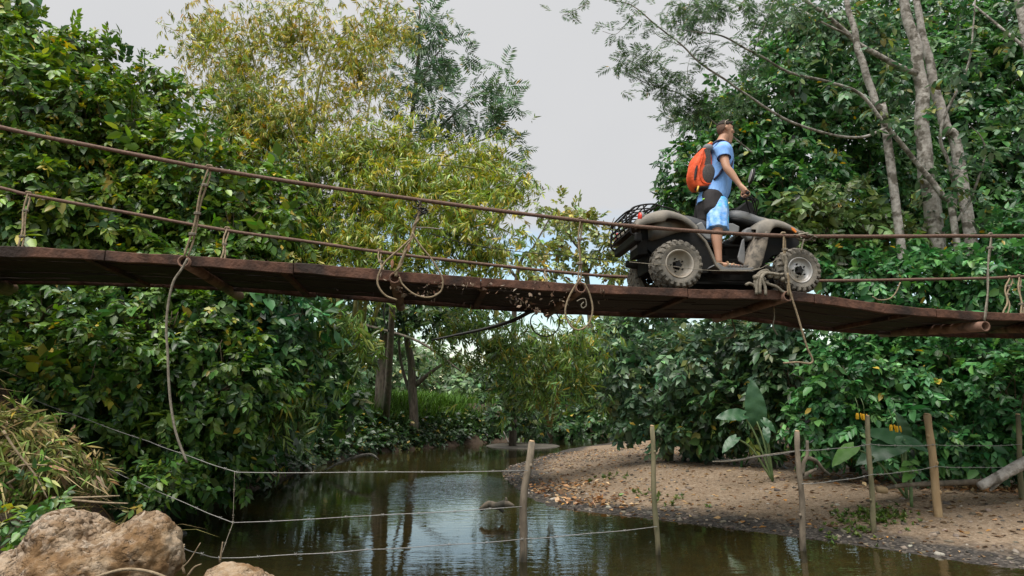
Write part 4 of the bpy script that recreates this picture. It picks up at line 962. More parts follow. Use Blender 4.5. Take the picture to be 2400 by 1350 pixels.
obj('piping', tube(crv([B2(470, 600, VC-.14), B2(440, 780, VC-.152), B2(400, 900, VC-.155), B2(420, 1060, VC-.155), B2(480, 1140, VC-.155), B2(610, 1150, VC-.14)], 5), .007, 6), M['orange_cloth'], pack, True, off=pk)
for s in (-1, 1):
    vv = VC + s*.145
    def sv(a, b, v): p = B2(a, b, VC - .13); return Vector((p.x, v, p.z))
    o = obj('shoulder_strap', tube(crv([sv(560, 590, VC + s*.1), sv(640, 500, VC + s*.115), sv(745, 462, VC + s*.125), sv(850, 520, VC + s*.13), sv(905, 640, VC + s*.14), sv(905, 800, VC + s*.16), sv(860, 900, VC + s*.195), sv(780, 925, VC + s*.215), sv(715, 965, VC + s*.215), sv(670, 1040, VC + s*.20), sv(615, 1100, VC + s*.16)], 5), .016, 8), M['navy'], pack, True, off=pk)
# ------------------------------------------------------------------ foliage machinery (leaf-sized faces, gathered in sprays)
def leaf_ovate(w=.30, fold=.07, droop=-.10):
    """half blades folded along the midrib."""
    V = np.array([(0, 0, 0), (-w*.88, .30, fold), (-w*.74, .64, fold*.7 + droop*.35), (0, 1, droop), (w*.74, .64, fold*.7 + droop*.35), (w*.88, .30, fold)], float)
    return V, np.array([(0, 2, 1), (0, 3, 2), (0, 4, 3), (0, 5, 4)])
def leaf_small(w=.28, fold=.05, droop=-.08):
    return np.array([(0, 0, 0), (-w, .45, fold), (0, 1, droop), (w, .45, fold)], float), np.array([(0, 2, 1), (0, 3, 2)])
def leaf_lance(w=.075, droop=-.16):
    return np.array([(0, 0, 0), (-w, .28, .01), (w, .28, .01), (-w*.7, .65, droop*.35), (w*.7, .65, droop*.35), (0, 1, droop)], float), np.array([(0, 2, 1), (1, 2, 4), (1, 4, 3), (3, 4, 5)])
def rotz(a): c, s = math.cos(a), math.sin(a); return np.array([[c, -s, 0], [s, c, 0], [0, 0, 1.]])
def rotx(a): c, s = math.cos(a), math.sin(a); return np.array([[1, 0, 0], [0, c, -s], [0, s, c]])
def roty(a): c, s = math.cos(a), math.sin(a); return np.array([[c, 0, s], [0, 1, 0], [-s, 0, c]])
class Tpl:
    def __init__(s): s.V = []; s.F = []; s.L = []; s.n = 0; s.k = 0
    def leaf(s, VF, R, p, sc):
        V, F = VF; s.V.append((V * sc) @ R.T + np.array(p)); s.F.append(F + s.n); s.L.append(np.full(len(V), s.k)); s.n += len(V); s.k += 1
    def done(s):
        s.V = np.concatenate(s.V); s.F = np.concatenate(s.F); s.L = np.concatenate(s.L); return s
def spray(kind, n, r):
    """a twig of unit length along +Y with n leaves; leaf scale is relative to it."""
    t = Tpl()
    if kind == 'broad' or kind == 'small':
        lf = (leaf_ovate if kind == 'broad' else leaf_small)
        for i in range(n):
            q = (i + .5) / n; sd_ = -1 if i % 2 else 1
            p = (0, q*.8, -.18*q*q)
            a = sd_ * r.uniform(.6, 1.15) if i < n - 1 else r.uniform(-.3, .3)
            R = rotz(-a) @ rotx(r.uniform(-.75, .15)) @ roty(r.uniform(-.5, .5))
            t.leaf(lf(r.uniform(.22, .34)), R, p, r.uniform(.34, .54))
    elif kind == 'bamboo':
        for i in range(n):
            q = i / max(1, n - 1); a = r.uniform(-1.1, 1.1)
            R = rotz(a) @ rotx(-r.uniform(.1, 1.2)) @ roty(r.uniform(-.8, .8))
            t.leaf(leaf_lance(r.uniform(.06, .10), r.uniform(-.35, -.05)), R, (r.uniform(-.04, .04), q*.6, -.25*q*q), r.uniform(.45, .75))
    elif kind == 'feather':
        # bipinnate leaf: side ribs carrying narrow feathery strips
        for i in range(n):
            q = (i + .5) / n
            for s in (-1, 1):
                a = s*(1.15 - .35*q); R = rotz(-a) @ rotx(r.uniform(-.35, .1)) @ roty(r.uniform(-.3, .3))
                t.leaf(leaf_small(.11, .02, -.06), R, (0, q, -.15*q*q), (.30 + .20*math.sin(math.pi*q)) * r.uniform(.85, 1.1))
    elif kind == 'tuft':
        for i in range(n):
            R = rotz(r.uniform(0, 6.28)) @ rotx(r.uniform(.2, 1.2)) @ roty(r.uniform(-.5, .5)); t.leaf(leaf_ovate(r.uniform(.2, .28)), R, (0, 0, 0), r.uniform(.6, 1.0))
    return t.done()
def frames(D, UP):
    D = D / (np.linalg.norm(D, axis=1, keepdims=True) + 1e-9)
    Zx = UP - (UP * D).sum(1, keepdims=True) * D; Zx /= (np.linalg.norm(Zx, axis=1, keepdims=True) + 1e-9)
    X = np.cross(D, Zx); return np.stack([X, D, Zx], 2)
class Foliage:
    def __init__(s): s.V = []; s.F = []; s.C = []; s.n = 0
    def add(s, tpls, P, R, S, pal, r, jit=.32, tone=None, dead=0.0, cj=.10, gain=1.45):
        """pal: list of (weight, colour); tone: per-spray brightness."""
        idx = r.integers(0, len(tpls), len(P))
        w = np.array([p[0] for p in pal], float); w /= w.sum(); pc = np.array([p[1] for p in pal])
        for k, t in enumerate(tpls):
            m = np.where(idx == k)[0]
            if not len(m): continue
            V = np.einsum('nij,mj->nmi', R[m], t.V) * S[m][:, None, None] + P[m][:, None, :]
            sp = pc[r.choice(len(pc), len(m), p=w)]
            c = np.repeat(sp[:, None, :], t.k, 1)
            one = r.random((len(m), t.k)) < .25; alt = pc[r.choice(len(pc), (len(m), t.k), p=w)]
            c = np.where(one[..., None], alt, c)
            c = c * (1 + jit * r.standard_normal((len(m), t.k, 1))) * (1 + cj * r.standard_normal((len(m), t.k, 3)))
            if tone is not None: c = c * tone[m][:, None, None]
            if dead: c = np.where((r.random((len(m), t.k)) < dead)[..., None], np.array([.42, .30, .05]) * r.uniform(.6, 1.2, (len(m), t.k, 1)), c)
            c = np.clip(c * gain, .004, .8)[:, t.L, :]
            nv = len(t.V); F = t.F[None] + (np.arange(len(m)) * nv)[:, None, None] + s.n
            s.V.append(V.reshape(-1, 3)); s.F.append(F.reshape(-1, 3)); s.C.append(c.reshape(-1, 3)); s.n += len(m) * nv
    def build(s, name, parent=None, base=(0, 0, 0), m='leaf', **kw):
        V = np.concatenate(s.V) - np.array(base, float); F = np.concatenate(s.F).astype(np.int32); C = np.concatenate(s.C)
        me = bpy.data.meshes.new(name); me.vertices.add(len(V)); me.vertices.foreach_set('co', V.astype(np.float32).ravel())
        me.loops.add(F.size); me.loops.foreach_set('vertex_index', F.ravel()); me.polygons.add(len(F))
        me.polygons.foreach_set('loop_start', np.arange(0, F.size, 3, dtype=np.int32)); me.polygons.foreach_set('loop_total', np.full(len(F), 3, np.int32))
        a = me.attributes.new('col', 'FLOAT_COLOR', 'POINT'); a.data.foreach_set('color', np.concatenate([C, np.ones((len(C), 1))], 1).astype(np.float32).ravel())
        me.materials.append(M[m]); me.update(); STAT[0] += len(F)
        return link(name, me, parent, **kw)
STAT = [0]
rl = np.random.default_rng(11)
SPR = {'broad': [spray('broad', 9, rl) for _ in range(7)], 'broad_few': [spray('broad', 6, rl) for _ in range(6)], 'small': [spray('small', 11, rl) for _ in range(7)],
       'bamboo': [spray('bamboo', 8, rl) for _ in range(8)], 'feather': [spray('feather', 8, rl) for _ in range(5)], 'tuft': [spray('tuft', 9, rl) for _ in range(5)]}
PAL = {
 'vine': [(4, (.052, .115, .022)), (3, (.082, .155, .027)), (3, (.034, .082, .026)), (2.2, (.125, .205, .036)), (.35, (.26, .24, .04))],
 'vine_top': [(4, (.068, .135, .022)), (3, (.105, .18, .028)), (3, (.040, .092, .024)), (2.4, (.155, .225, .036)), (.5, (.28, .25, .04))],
 'vine_blue': [(4, (.042, .115, .042)), (3, (.060, .150, .052)), (2, (.028, .078, .034)), (1.5, (.10, .19, .05))],
 'bamboo_y': [(4, (.24, .25, .040)), (3, (.32, .275, .040)), (4, (.145, .20, .036)), (1.6, (.38, .27, .04)), (1.5, (.09, .14, .03))],
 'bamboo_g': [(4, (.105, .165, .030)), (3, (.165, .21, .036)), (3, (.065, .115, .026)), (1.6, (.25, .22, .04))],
 'bamboo_l': [(4, (.155, .22, .030)), (3, (.24, .275, .036)), (3, (.085, .145, .026)), (2, (.34, .29, .04))],
 'bamboo_s': [(4, (.095, .165, .036)), (3, (.15, .215, .042)), (3, (.055, .105, .026)), (1.2, (.26, .24, .045))],
 'feather': [(4, (.075, .130, .070)), (3, (.10, .165, .080)), (2, (.055, .10, .055))],
 'far': [(4, (.16, .20, .06)), (3, (.20, .22, .055)), (2, (.12, .17, .06)), (1, (.27, .23, .05))],
 'far_wood': [(4, (.10, .16, .075)), (3, (.13, .19, .09)), (2, (.075, .125, .06))],  # paler greens, distance haze put into the leaf colour
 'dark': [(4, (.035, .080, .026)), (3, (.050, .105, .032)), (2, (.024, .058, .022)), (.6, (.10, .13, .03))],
 'right': [(4, (.050, .150, .050)), (3, (.075, .195, .060)), (3, (.035, .105, .040)), (1.5, (.11, .24, .065))],
 'right_grey': [(4, (.062, .120, .060)), (3, (.085, .150, .070)), (3, (.042, .085, .045)), (1, (.12, .15, .05))],
 'tree': [(4, (.038, .105, .036)), (3, (.058, .145, .040)), (2, (.075, .180, .045)), (2, (.026, .072, .032)), (.4, (.16, .19, .04))],
 'acacia': [(4, (.072, .125, .060)), (3, (.095, .155, .068)), (2, (.052, .095, .048))],
 'olive': [(4, (.085, .135, .040)), (3, (.065, .115, .036)), (2, (.125, .17, .045))],
 'grass': [(4, (.07, .15, .028)), (3, (.10, .20, .035)), (2, (.05, .10, .022))],
 'reed': [(4, (.125, .15, .04)), (3, (.085, .135, .03)), (3, (.22, .185, .08)), (2, (.27, .22, .12))],
 'straw': [(4, (.40, .31, .15)), (3, (.30, .28, .10)), (4, (.17, .23, .06)), (2, (.50, .38, .22))],
}
def rdir(n, r):
    v = r.standard_normal((n, 3)); return v / np.linalg.norm(v, axis=1, keepdims=True)
CAMN = np.array([0, 0, CAM_H])
def mass(F, c, rad, n, kind, size, pal, r, shell=(.55, 1.02), droop=.35, back=.35, lump=.22, up=.8, outw=.7, dead=.006, hole=0.0, gauss=False):
    """sprays over an uneven ellipsoid, thickest toward its skin; lumps and hollows come from low waves over its surface."""
    c = np.array(c); rad = np.array(rad); D = rdir(int(n * 1.5), r)
    ph = r.uniform(0, 6.28, 6)
    L = np.sin(D[:, 0]*4.3 + ph[0]) * np.sin(D[:, 2]*4.9 + ph[1]) + .6*np.sin(D[:, 1]*7.1 + D[:, 0]*5.7 + ph[2]) * np.sin(D[:, 2]*8.3 + ph[3]) + .4*np.sin(D[:, 0]*13 + ph[4])*np.sin(D[:, 2]*14 + ph[5])
    fac = r.uniform(*shell, len(D)) ** .6 * (1 + lump * L)
    if gauss: fac = np.where(r.random(len(D)) < .6, r.random(len(D)) ** .42 * 1.05, np.abs(r.normal(0, .85, len(D))).clip(0, 1.6)) * (1 + lump * L)
    P = c + D * rad * fac[:, None]
    tc_ = CAMN - P; tc_ /= np.linalg.norm(tc_, axis=1, keepdims=True); N = D / rad; N /= np.linalg.norm(N, axis=1, keepdims=True)
    keep = ((N * tc_).sum(1) > -.25) | (r.random(len(D)) < back)
    if hole: keep &= (L > -1.2 + hole * r.random(len(D)))
    keep &= P[:, 2] > .05
    P, N = P[keep][:n], N[keep][:n]; n = len(P)
    G = outw * N + .75 * rdir(n, r) + np.array([0, 0, -droop])
    UPV = .55 * N + up * np.array([0, 0, 1]) + .45 * rdir(n, r)
    F.add(SPR[kind], P, frames(G, UPV), r.uniform(*size, n), PAL[pal] if isinstance(pal, str) else pal, r, dead=dead)
def fill(F, c, rad, n, size, pal, r):
    """leaves deep inside the crown."""
    D = rdir(n, r); P = np.array(c) + D * np.array(rad) * (r.random(n) ** .45 * .80)[:, None]; k = P[:, 2] > .05; P = P[k]; n = len(P)
    F.add(SPR['broad_few'], P, frames(rdir(n, r), rdir(n, r) + np.array([0, 0, .6])), r.uniform(*size, n), PAL[pal], r)
def E(px, py, d, rx, ry, rd=None):
    c = at(px, py, d); s = math.hypot(d, 0) / FPX
    return (c.x, c.y, c.z), (rx*s, rd if rd else .6*(rx + ry)/2*s, ry*s)
TK = {'bark_pale': .82}
def tree(name, label, cat, blobs, kind, size, pal, per=2.2, trunk=None, tm='bark', limbs=True, fillk=.35, seed=0, group=None, extra=None, droop=.35, hole=0.0, dead=.006, m='leaf', fsize=None, lump=.22, shell=(.55, 1.02), up=.8, outw=.7):
    """blobs: (px, py, depth, rx, ry[, depth radius]) seen ellipses; trunk: list of polylines ((px, py, depth, radius), ...)."""
    r = np.random.default_rng(1000 + seed)
    es = [E(*b) for b in blobs]; TW = []
    if trunk: b0 = at(*trunk[0][0][:3])
    else:
        c0 = es[0][0]; b0 = Vector((c0[0], c0[1], gz(c0[0], c0[1])))
        for _ in range(40):                      # rooted on the bank, not in the stream
            if gz(b0.x, b0.y) > .3: break
            b0.x += -.3 if c0[0] < 0 else .3
    base = Vector((b0.x, b0.y, gz(b0.x, b0.y)))
    root = empty(name, base, 0, label=label, cat=cat, group=group)
    F = Foliage()
    for (c, rad) in es:
        area = 4 * math.pi * ((rad[0]*rad[1])**1.6/3 + (rad[0]*rad[2])**1.6/3 + (rad[1]*rad[2])**1.6/3) ** (1/1.6)
        sm = sum(size) / 2; n = int(per * area / (sm * sm))
        mass(F, c, rad, n, kind, size, pal, r, droop=droop, hole=hole, dead=dead, lump=lump, shell=shell, up=up, outw=outw)
        if kind == 'broad':      # a second, smaller leaved growth and odd larger leaves run through it
            mass(F, c, rad, int(n * .35), 'small', (size[0]*.7, size[1]*.8), pal, r, droop=droop*.5, lump=lump*1.4, outw=.9, shell=(.7, 1.10))
            mass(F, c, rad, int(n * .05), 'broad_few', (size[0]*1.7, size[1]*1.7), pal, r, droop=droop, lump=lump, shell=(.8, 1.06))
            for _ in range(16):
                d_ = rdir(1, r)[0]; d_[1] = -abs(d_[1]); d_[2] = abs(d_[2])*.6 + .1; e_ = np.array(c) + d_*np.array(rad)*r.uniform(.9, 1.12); s_ = np.array(c) + d_*np.array(rad)*.35 - np.array([0, 0, rad[2]*.25])
                m_ = (e_ + s_)/2 + rdir(1, r)[0]*.15
                TW.append(tube([Vector(p) - base for p in crv([s_, m_, e_], 4)], [.016, .005], 4))
        if fillk: fill(F, c, rad, int(n * fillk), fsize or (size[0]*1.5, size[1]*1.5), pal if pal in PAL else 'dark', r)
    if extra: extra(F, r)
    F.build('crown', root, base, m)
    if TW: obj('twigs', join(*TW), M['twig'], root, kind='stuff')
    # trunk and limbs
    if trunk:
        for i, pl in enumerate(trunk):
            P = [at(*q[:3]) for q in pl]
            if i == 0: P[0] = Vector((P[0].x, P[0].y, min(P[0].z, base.z) - .1))
            C_ = crv([(*p, q[3]) for p, q in zip(P, pl)], 5)
            C_ = [np.array([*(q[:3] + np.array([math.sin(j*1.1+i), math.cos(j*.9+i), 0])*.12*q[3]), q[3]*TK.get(tm, 1)]) for j, q in enumerate(C_)]
            obj('trunk' if i == 0 else 'branch', tube([Vector(q[:3]) - base for q in C_], [q[3] for q in C_], 9), M[tm], root)
    elif limbs:
        c0, r0 = es[0]; top = Vector(c0)
        st = [(0, 0, -.1), ((top.x-base.x)*.4 + .1, (top.y-base.y)*.4, (top.z - base.z)*.5), (top.x - base.x, top.y - base.y, top.z - base.z)]
        if top.z > base.z + .5: obj('trunk', tube(crv(st, 5), [max(.05, r0[0]*.07), .03], 8), M[tm], root)
        for (c, rad) in es[1:]:
            q = Vector(c) - base; mid = Vector(st[1]).lerp(q, .5) + Vector((0, 0, -.15))
            obj('branch', tube(crv([st[1], mid, q], 5), [.05, .02], 7), M[tm], root)
    return root

# ------------------------------------------------------------------ left bank: trees smothered in vines
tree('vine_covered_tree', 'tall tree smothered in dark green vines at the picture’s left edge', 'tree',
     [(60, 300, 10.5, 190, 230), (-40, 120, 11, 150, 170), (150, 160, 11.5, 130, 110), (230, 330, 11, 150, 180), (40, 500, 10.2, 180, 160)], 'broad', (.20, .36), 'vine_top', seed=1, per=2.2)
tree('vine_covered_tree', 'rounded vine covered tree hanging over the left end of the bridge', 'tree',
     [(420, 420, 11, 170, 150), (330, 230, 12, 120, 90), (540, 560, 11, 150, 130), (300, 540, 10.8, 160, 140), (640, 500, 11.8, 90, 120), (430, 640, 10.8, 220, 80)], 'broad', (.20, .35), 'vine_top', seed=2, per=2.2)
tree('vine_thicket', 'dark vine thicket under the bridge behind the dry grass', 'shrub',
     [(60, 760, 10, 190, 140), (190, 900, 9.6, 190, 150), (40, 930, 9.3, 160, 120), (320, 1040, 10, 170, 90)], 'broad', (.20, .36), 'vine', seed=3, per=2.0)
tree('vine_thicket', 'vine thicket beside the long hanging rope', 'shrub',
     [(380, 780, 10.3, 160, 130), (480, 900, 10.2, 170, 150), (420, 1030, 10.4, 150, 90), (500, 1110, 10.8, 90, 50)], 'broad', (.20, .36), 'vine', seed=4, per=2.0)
tree('leafy_creeper', 'blue green creeper draped beside the drooping bamboo under the deck', 'shrub',
     [(620, 760, 11, 140, 110), (680, 880, 11.8, 90, 110), (560, 820, 10.8, 120, 120)], 'broad', (.26, .42), 'vine_blue', seed=5, per=2.2)
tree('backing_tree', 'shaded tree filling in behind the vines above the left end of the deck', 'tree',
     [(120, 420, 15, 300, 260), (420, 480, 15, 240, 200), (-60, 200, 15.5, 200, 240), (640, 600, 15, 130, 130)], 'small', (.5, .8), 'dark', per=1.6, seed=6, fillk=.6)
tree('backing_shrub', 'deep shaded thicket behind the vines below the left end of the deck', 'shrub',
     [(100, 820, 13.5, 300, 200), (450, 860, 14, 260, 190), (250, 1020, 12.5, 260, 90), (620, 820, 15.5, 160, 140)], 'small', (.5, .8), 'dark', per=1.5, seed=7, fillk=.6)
# ------------------------------------------------------------------ bamboo
def culms(root, base, lines):
    for pl in lines:
        P = [at(*q[:3]) for q in pl]; C_ = crv([(*p, q[3]) for p, q in zip(P, pl)], 6)
        obj('culm', tube([Vector(q[:3]) - base for q in C_], [q[3] for q in C_], 6), M['culm'], root)
def bamboo(label, blobs, pal, size, per, lines, seed, hole=.8, droop=.45, fillk=0, group='bamboo clumps'):
    r = np.random.default_rng(2000 + seed); es = [E(*b) for b in blobs]
    b0 = at(*lines[0][0][:3]); base = Vector((b0.x, b0.y, gz(b0.x, b0.y)))
    root = empty('bamboo_clump', base, 0, label=label, cat='bamboo', group=group); F = Foliage()
    for (c, rad) in es:
        area = math.pi * rad[0] * rad[2] * 2.2; sm = sum(size)/2; n = int(per * area / (sm*sm))
        mass(F, c, rad, n, 'bamboo', size, pal, r, shell=(.10, 1.05), droop=droop, back=.8, lump=.35, up=.6, outw=.45, hole=hole, gauss=True)
    F.build('crown', root, base)
    culms(root, base, lines); return root
bamboo('tall sparse yellow bamboo standing against the sky', [(560, 150, 16, 130, 150), (680, 80, 16, 140, 110), (830, 150, 15.5, 130, 150), (700, 260, 15, 170, 110), (600, 330, 14.5, 110, 90), (480, 80, 17, 80, 100), (900, 60, 16, 90, 80)], 'bamboo_y', (.17, .29), 3.6,
       [(760, 640, 15, .05), (720, 400, 15, .045), (700, 200, 15.5, .03), (690, 20, 16, .015)] and [[(760, 700, 15, .05), (722, 400, 15.2, .04), (706, 180, 15.6, .025), (700, -20, 16, .012)], [(770, 700, 15, .05), (735, 330, 15, .04), (770, 130, 15.2, .025), (860, 40, 15.6, .012)], [(700, 700, 15.3, .05), (600, 350, 15.5, .035), (490, 60, 16, .012)], [(790, 700, 15, .05), (850, 360, 15, .03), (880, 120, 15.4, .012)], [(740, 700, 15, .05), (640, 300, 15.5, .03), (560, 20, 16, .012)]], 1, hole=1.0)
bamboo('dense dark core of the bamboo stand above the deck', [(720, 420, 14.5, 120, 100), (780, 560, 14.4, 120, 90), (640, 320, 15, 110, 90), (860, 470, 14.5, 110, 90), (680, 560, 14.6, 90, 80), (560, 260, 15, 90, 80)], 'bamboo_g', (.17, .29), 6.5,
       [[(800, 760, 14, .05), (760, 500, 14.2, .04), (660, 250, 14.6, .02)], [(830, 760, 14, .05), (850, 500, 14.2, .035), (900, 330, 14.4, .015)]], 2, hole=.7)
bamboo('yellow green bamboo arching over the middle of the bridge', [(960, 430, 13.5, 170, 90), (1080, 500, 13, 130, 80), (1010, 570, 13, 160, 70), (860, 560, 13.2, 110, 80), (1180, 440, 14, 80, 60), (930, 340, 14.2, 120, 70), (1120, 370, 14.6, 90, 60), (1130, 590, 13, 90, 50), (1060, 430, 13.6, 110, 60), (820, 360, 14, 110, 80), (900, 640, 13, 130, 50)], 'bamboo_l', (.17, .29), 6.2,
       [[(850, 760, 13.5, .05), (900, 480, 13.4, .035), (1010, 390, 13.4, .025), (1210, 410, 13.8, .010)], [(870, 760, 13.5, .045), (960, 560, 13.2, .03), (1110, 520, 13, .018), (1230, 560, 13, .008)], [(840, 760, 13.5, .045), (880, 420, 13.8, .03), (980, 330, 14, .015), (1100, 340, 14.4, .008)]], 3, hole=.75)
bamboo('lush bamboo shoots drooping below the deck over the far water', [(1160, 800, 15, 150, 80), (1270, 850, 15, 120, 90), (1340, 800, 15.5, 90, 80), (1230, 920, 15.4, 80, 60), (1360, 880, 16, 70, 70), (1080, 760, 15, 110, 50)], 'bamboo_s', (.24, .38), 3.6,
       [[(1290, 1000, 17, .04), (1230, 860, 16, .035), (1180, 760, 15, .02), (1130, 790, 14.8, .008)], [(1290, 1000, 17, .04), (1330, 820, 16, .03), (1360, 760, 15.5, .012), (1400, 820, 15.5, .006)], [(1285, 1000, 17, .04), (1270, 850, 15.6, .02), (1240, 920, 15, .006)]], 4, hole=.6)
bamboo('bamboo shoots hanging beside the creeper left of the dark stream hollow', [(800, 760, 12, 90, 70), (850, 800, 12.4, 60, 60), (650, 960, 11, 110, 70), (690, 900, 11.4, 70, 60), (560, 1000, 11, 80, 50)], 'bamboo_s', (.24, .38), 3.0,
       [[(700, 1010, 12.6, .035), (720, 860, 12.2, .03), (790, 740, 12, .015), (860, 800, 12, .006)], [(700, 1010, 12.6, .03), (690, 930, 11.6, .02), (640, 940, 11, .01), (560, 1010, 10.8, .006)]], 5, hole=.6)
# ------------------------------------------------------------------ feathery tree behind the bamboo, far trees
tree('feathery_tree', 'slender blue green feathery tree behind the bamboo', 'tree',
     [(985, 60, 20, 60, 60), (960, 150, 20, 90, 70), (1050, 110, 20.5, 60, 60), (1090, 250, 20, 110, 60), (1000, 240, 20, 80, 70), (1170, 170, 20.5, 30, 50), (1140, 330, 20, 80, 50), (1180, 260, 20, 40, 40), (1200, 400, 19.5, 50, 30)], 'feather', (.45, .7), 'feather', per=3.2, seed=20, fillk=0, hole=1.1, droop=.15,
     trunk=[[(905, 930, 28, .15), (935, 500, 23, .09), (975, 200, 20, .06), (985, 0, 20, .02)], [(955, 380, 20, .06), (1050, 280, 20, .035), (1150, 200, 20, .012)], [(950, 420, 20, .06), (1080, 350, 20, .03), (1200, 300, 20, .012)], [(968, 250, 20, .05), (1010, 150, 20, .025), (1060, 80, 20, .01)]])
tree('far_tree', 'pale yellow green tree far off behind the quad’s rear rack', 'tree',
     [(1370, 560, 54, 90, 60), (1300, 620, 54, 80, 50), (1430, 600, 54, 60, 60), (1340, 510, 55, 50, 35)], 'small', (.7, 1.1), 'far', per=1.6, seed=21, fillk=.1, hole=.8,
     trunk=[[(1390, 800, 54, .3), (1375, 640, 54, .2), (1340, 560, 54, .1), (1310, 520, 54, .05)], [(1378, 640, 54, .12), (1420, 560, 54, .06), (1440, 510, 54, .03)]])
tree('far_tree', 'wispy far tree showing blue sky between its branches', 'tree',
     [(1230, 580, 30, 70, 40), (1290, 500, 31, 60, 40), (1180, 620, 29, 90, 40), (1120, 600, 29, 60, 40)], 'small', (.5, .75), 'far', per=1.3, seed=22, fillk=0, hole=1.0,
     trunk=[[(1200, 820, 30, .18), (1210, 660, 30, .1), (1250, 580, 30, .05), (1300, 490, 30, .02)], [(1210, 650, 30, .07), (1160, 600, 30, .04), (1110, 590, 30, .02)]])
# ------------------------------------------------------------------ the dim far bank below the deck
tree('bank_tree', 'leaning grey trunk tree on the grassy far bank', 'tree',
     [(930, 715, 28.5, 150, 55), (790, 770, 28.5, 90, 70), (870, 690, 29, 140, 60)], 'small', (.45, .7), 'dark', per=1.2, seed=30, fillk=.2, hole=.6,
     trunk=[[(888, 925, 28.5, .25), (897, 860, 28.5, .22), (902, 790, 28.5, .2), (900, 690, 28.5, .14)]], tm='bark')
tree('bank_tree', 'forked dark tree on the grassy far bank', 'tree',
     [(1060, 730, 29, 130, 50), (1180, 830, 29, 60, 60), (1000, 710, 29.5, 140, 45)], 'small', (.45, .7), 'dark', per=1.2, seed=31, fillk=.2, hole=.6,
     trunk=[[(972, 930, 29.5, .2), (966, 880, 29.5, .18), (955, 800, 29.5, .13), (945, 720, 29.5, .1)], [(970, 905, 29.5, .12), (1020, 865, 29, .07), (1060, 840, 28.8, .04)], [(960, 920, 29.6, .08), (938, 840, 29.8, .06), (935, 760, 29.8, .045)], [(850, 760, 27.5, .06), (980, 800, 26.5, .05), (1080, 870, 26, .03)]])
tree('bank_shrub', 'dark overhanging shrub above the far bank edge', 'shrub', [(1190, 930, 29, 60, 60), (1230, 975, 32, 70, 40)], 'small', (.4, .6), 'dark', per=1.4, seed=32, limbs=False)
tree('bank_shrub', 'pale leaved shrub overhanging the water beside the mud flat', 'shrub', [(1240, 985, 33, 70, 35), (1190, 970, 32, 50, 30)], 'broad', (.4, .6), 'right_grey', per=1.2, seed=33, limbs=False)
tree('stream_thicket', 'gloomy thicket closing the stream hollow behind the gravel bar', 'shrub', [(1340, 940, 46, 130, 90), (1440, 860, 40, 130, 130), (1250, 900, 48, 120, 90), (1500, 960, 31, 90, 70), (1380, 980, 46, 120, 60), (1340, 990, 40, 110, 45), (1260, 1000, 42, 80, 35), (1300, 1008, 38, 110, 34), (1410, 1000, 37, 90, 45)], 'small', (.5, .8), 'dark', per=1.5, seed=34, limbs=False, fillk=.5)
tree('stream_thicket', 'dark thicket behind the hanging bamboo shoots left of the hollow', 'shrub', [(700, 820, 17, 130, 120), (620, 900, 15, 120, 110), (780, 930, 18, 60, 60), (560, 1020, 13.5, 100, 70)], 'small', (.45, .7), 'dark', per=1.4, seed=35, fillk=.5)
F = Foliage(); rw = np.random.default_rng(5)
for k in range(90):
    x = -60 + 150 * (k + rw.random()) / 90; y = rw.uniform(62, 90); h = rw.uniform(4.5, 8.5) * (.55 if -9 < x < 1 else 1)
    c = (x, y, gz(x, y) + h*.5); mass(F, c, (rw.uniform(2.5, 4.5), 2.5, h*.6), 190, 'small', (1.0, 1.8), 'far_wood', rw, back=.3); 
F.build('far_woodland', None, kind='stuff', label='hazy green wood beyond the meadow')
# ------------------------------------------------------------------ right bank
tree('broadleaf_tree', 'dense broadleaf tree rising behind the rider', 'tree',
     [(1850, 300, 16, 170, 170), (1700, 420, 15.5, 150, 130), (1950, 160, 17, 170, 150), (1620, 470, 15.5, 90, 80), (1850, 480, 15, 190, 120), (1690, 300, 16, 90, 80), (2050, 380, 16.5, 150, 170), (1860, 120, 17.5, 90, 80)], 'broad', (.27, .45), 'tree', per=2.2, seed=40,
     trunk=[[(1860, 900, 16.5, .2), (1850, 600, 16.5, .16), (1840, 350, 16.5, .08)]])
tree('broadleaf_tree', 'dark broadleaf tree filling the upper corner behind the pale trunks', 'tree',
     [(2250, 250, 18, 200, 220), (2380, 420, 17, 180, 180), (2150, 80, 19, 170, 130), (2360, 120, 18, 150, 170), (2200, 470, 17, 180, 130)], 'broad', (.27, .46), 'tree', per=2.0, seed=41,
     trunk=[[(2340, 800, 18, .2), (2335, 400, 18, .18), (2330, 100, 18, .12), (2320, -60, 18, .08)]], tm='bark_pale')
tree('leafy_shrub', 'olive green shrub growing over the deck ahead of the front wheel', 'shrub',
     [(1950, 510, 13.5, 140, 70), (2080, 560, 13.3, 130, 60), (1900, 580, 13.5, 110, 70)], 'broad', (.32, .5), 'olive', per=2.0, seed=42)
tree('leafy_shrub', 'bright green shrub wall seen over the deck at the bridge’s right end', 'shrub',
     [(2150, 660, 12.6, 160, 70), (2330, 660, 12.2, 130, 90), (2420, 560, 12.6, 110, 100), (2020, 640, 13, 110, 60)], 'broad', (.23, .38), 'right', per=2.4, seed=43)
tree('leafy_shrub', 'bright leafy thicket behind the fence under the bridge', 'shrub',
     [(2240, 860, 12, 190, 120), (2050, 920, 12.2, 160, 130), (2380, 960, 11.4, 130, 150), (2200, 1010, 11.8, 180, 90), (1950, 1000, 12.4, 90, 80), (2080, 800, 12.4, 150, 70)], 'broad', (.23, .40), 'right', per=2.4, seed=44)
tree('leafy_shrub', 'grey green small leaved thicket under the quad', 'shrub',
     [(1560, 900, 16.5, 150, 120), (1700, 850, 15, 150, 120), (1500, 790, 18, 130, 90), (1820, 830, 14, 110, 110), (1620, 1000, 16, 110, 50)], 'small', (.34, .52), 'right_grey', per=2.4, seed=45)
